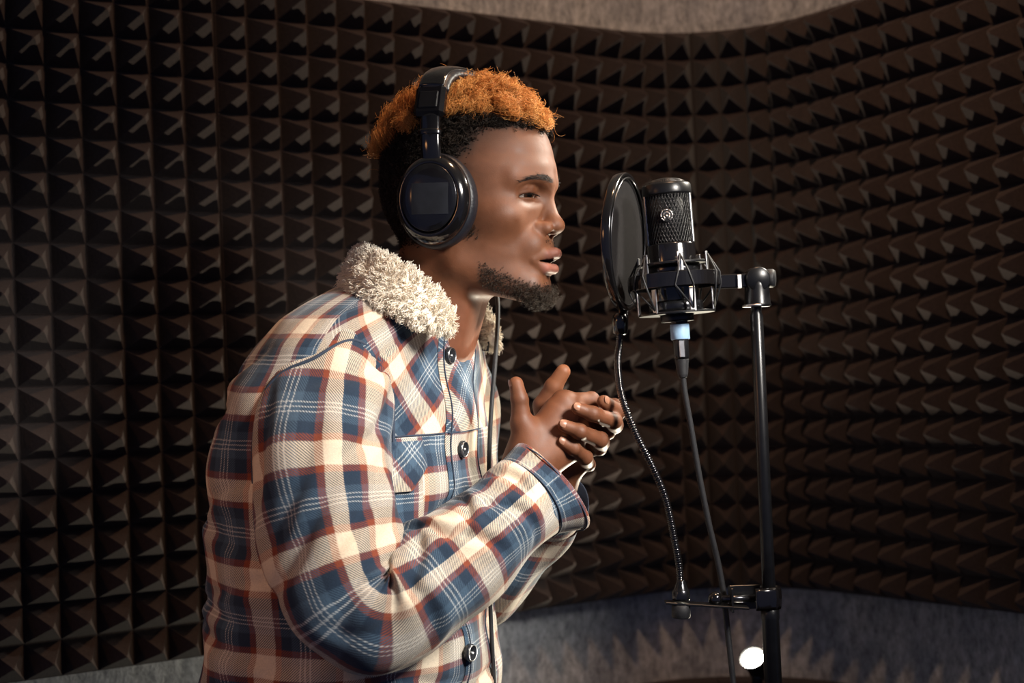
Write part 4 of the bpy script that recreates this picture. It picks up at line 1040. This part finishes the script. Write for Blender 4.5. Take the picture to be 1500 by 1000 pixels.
b = MB(); b.add(*lathe([(.0095, .0015), (.0100, .003), (.0100, .0115), (.0085, .0130), (.0050, .0215), (.0042, .024)], 28, CB, UP, RIGHT)); b.build('neck_base', M['dark_steel'], pf)
b = MB(); th = np.linspace(0, 2*np.pi, 48, endpoint=False); b.add(*lathe([(.0095, -.0185), (.0105, -.0175), (.0105, -.0045), (.0095, -.0035)], 28, CB, UP, RIGHT)); b.build('thumb_nut', M['matte'], pf)
pa, pb = P(974, 881.5, MY), P(1096, 889.5, MY); px_ = nrm(pb-pa); py_ = nrm(DEP-px_*DEP.dot(px_)); pz_ = np.cross(px_, py_)
b = MB(); b.add(*box((pa+pb)/2, px_*np.linalg.norm(pb-pa)/2, py_*.0085, pz_*.0013, .0005)); b.build('clamp_plate', M['satin'], pf, smooth=False)
cz = P(1122, 876, MY)[2]; cc0 = np.array([FX, FY, cz])
b = MB()
for s_ in (1,): b.add(*box(cc0+np.array([-.026, s_*.0115, 0]), np.array([.018, 0, 0]), np.array([0, .0012, 0]), np.array([0, 0, .0135]), .0005))
b.add(*box(cc0+np.array([-.043, 0, 0]), np.array([.0012, 0, 0]), np.array([0, .0122, 0]), np.array([0, 0, .0135]), .0005))
b.build('clamp_bracket', M['satin'], pf, smooth=False)
b = MB(); b.add(*tube(cc0+np.stack([-.010+.0225*np.cos(np.linspace(-1.9, 1.9, 22)), .0118*np.sin(np.linspace(-1.9, 1.9, 22))/math.sin(1.9)*1.0, 0*np.linspace(0, 1, 22)], 1), .0125, 8, ref=(0, 0, 1), sq=(1, .12))); b.build('clamp_jaw', M['gloss'], pf)
b = MB(); b.add(*tube([cc0+np.array([-.064, 0, .001]), cc0+np.array([-.012, 0, 0])], .0042, 16)); b.build('clamp_screw', M['dark_steel'], pf)
b = MB(); q = np.linspace(0, np.pi, 15); b.add(*lathe(np.stack([.0082*np.sin(q)+.0003*(np.arange(15) % 2), -.0082*np.cos(q)], 1), 24, cc0+np.array([-.0605, 0, .001]), (1, 0, 0), caps=False)); b.build('screw_knob', M['gloss'], pf)

# ------------------------------------------------------------------ microphone cable
mc = thing('microphone_cable', 'black microphone cable with light blue tape on its plug', 'cable', tuple(P(1073, 1000, MY)))
x0 = P(994.5, 463, MY); x1 = P(1000.5, 553, MY); xa = nrm(x1-x0); xl = np.linalg.norm(x1-x0)
xp = lambda f: x0+xa*xl*f
b = MB(); b.add(*lathe([(.0088, -.004), (.0095, 0), (.0095, xl*.13), (.0085, xl*.14)], 26, x0, xa, RIGHT)); b.build('plug_collar', M['satin'], mc)
b = MB(); b.add(*lathe([(.0103, xl*.13), (.0108, xl*.14), (.0108, xl*.37), (.0103, xl*.38)], 26, x0, xa, RIGHT)); b.build('tape_band', M['tape'], mc)
b = MB(); b.add(*lathe([(.0088, xl*.37), (.0090, xl*.39), (.0086, xl*.66), (.0078, xl*.70)], 26, x0, xa, RIGHT)); b.build('plug_body', M['satin'], mc)
b = MB(); b.add(*box(xp(.53)-DEP*.0086, RIGHT*.0030, xa*.0095, DEP*.0012, .0006)); b.build('plug_latch', M['steel'], mc, smooth=False)
fr = np.linspace(.70, 1, 25); b = MB(); b.add(*lathe(np.stack([np.interp(fr, [.7, .95, 1], [.0076, .0055, .0040])+.0006*(np.arange(25) % 2), fr*xl], 1), 22, x0, xa, RIGHT)); b.build('strain_relief', M['matte'], mc)
ccb = spline([P(u, v, MY+dy) for u, v, dy in ((1000, 548, 0), (1003, 575, .002), (1011, 620, .006), (1023, 690, .012), (1038, 765, .018), (1052, 825, .024), (1060, 870, .026), (1066, 925, .026), (1074, 1000, .02), (1080, 1080, .015), (1086, 1300, .01))], 120)
ccb = np.vstack([ccb, spline([ccb[-1], np.array([FX-.05, FY+.05, .40]), np.array([FX-.16, FY-.05, .012]), np.array([FX-.25, FY-.3, .006]), np.array([FX+.1, FY-.6, .006])], 60)[1:]])
b = MB(); b.add(*tube(ccb, .0034, 10)); b.build('cable', M['matte'], mc)

# ------------------------------------------------------------------ small lamp behind the stand
LP = P(1101, 962, 2.28); aim = nrm(P(770, 330, 1.70)-LP)
lampt = thing('studio_lamp', 'small lit video lamp on a slim stand behind the microphone pole', 'lamp', (LP[0]+.02, LP[1]+.01, 0))
b = MB(); b.add(*lathe([(.0, -.050), (.013, -.050), (.016, -.046), (.0165, -.020), (.0205, -.004), (.0212, 0), (.0200, 0), (.0185, -.006), (.012, -.012)], 36, LP, aim, (0, 0, 1), caps=False)); b.build('lamp_head', M['satin'], lampt)
b = MB(); b.add(*lathe([(.0175, -.0058), (.0150, -.0012), (.009, .0030), (0, .0042)], 32, LP, aim, (0, 0, 1), caps=False)); b.build('bulb', M['lamp'], lampt)
sb = LP-aim*.028
b = MB(); b.add(*lathe([(.0065, .03), (.0065, sb[2]-.03), (.009, sb[2]-.028), (.009, sb[2]-.010), (.004, sb[2])], 18, (sb[0], sb[1], 0), (0, 0, 1))); b.build('lamp_pole', M['satin'], lampt)
for k_ in range(3):
    a = k_*2.094+.4; b = MB(); b.add(*tube([(sb[0], sb[1], .16), (sb[0]+.16*math.cos(a), sb[1]+.16*math.sin(a), .006)], .006, 10)); b.build('tripod_leg', M['satin'], lampt)
ll_ = area('studio_lamp_light', tuple(LP+aim*.012), tuple(LP+aim), .03, 8, (1.0, .90, .70), 150)
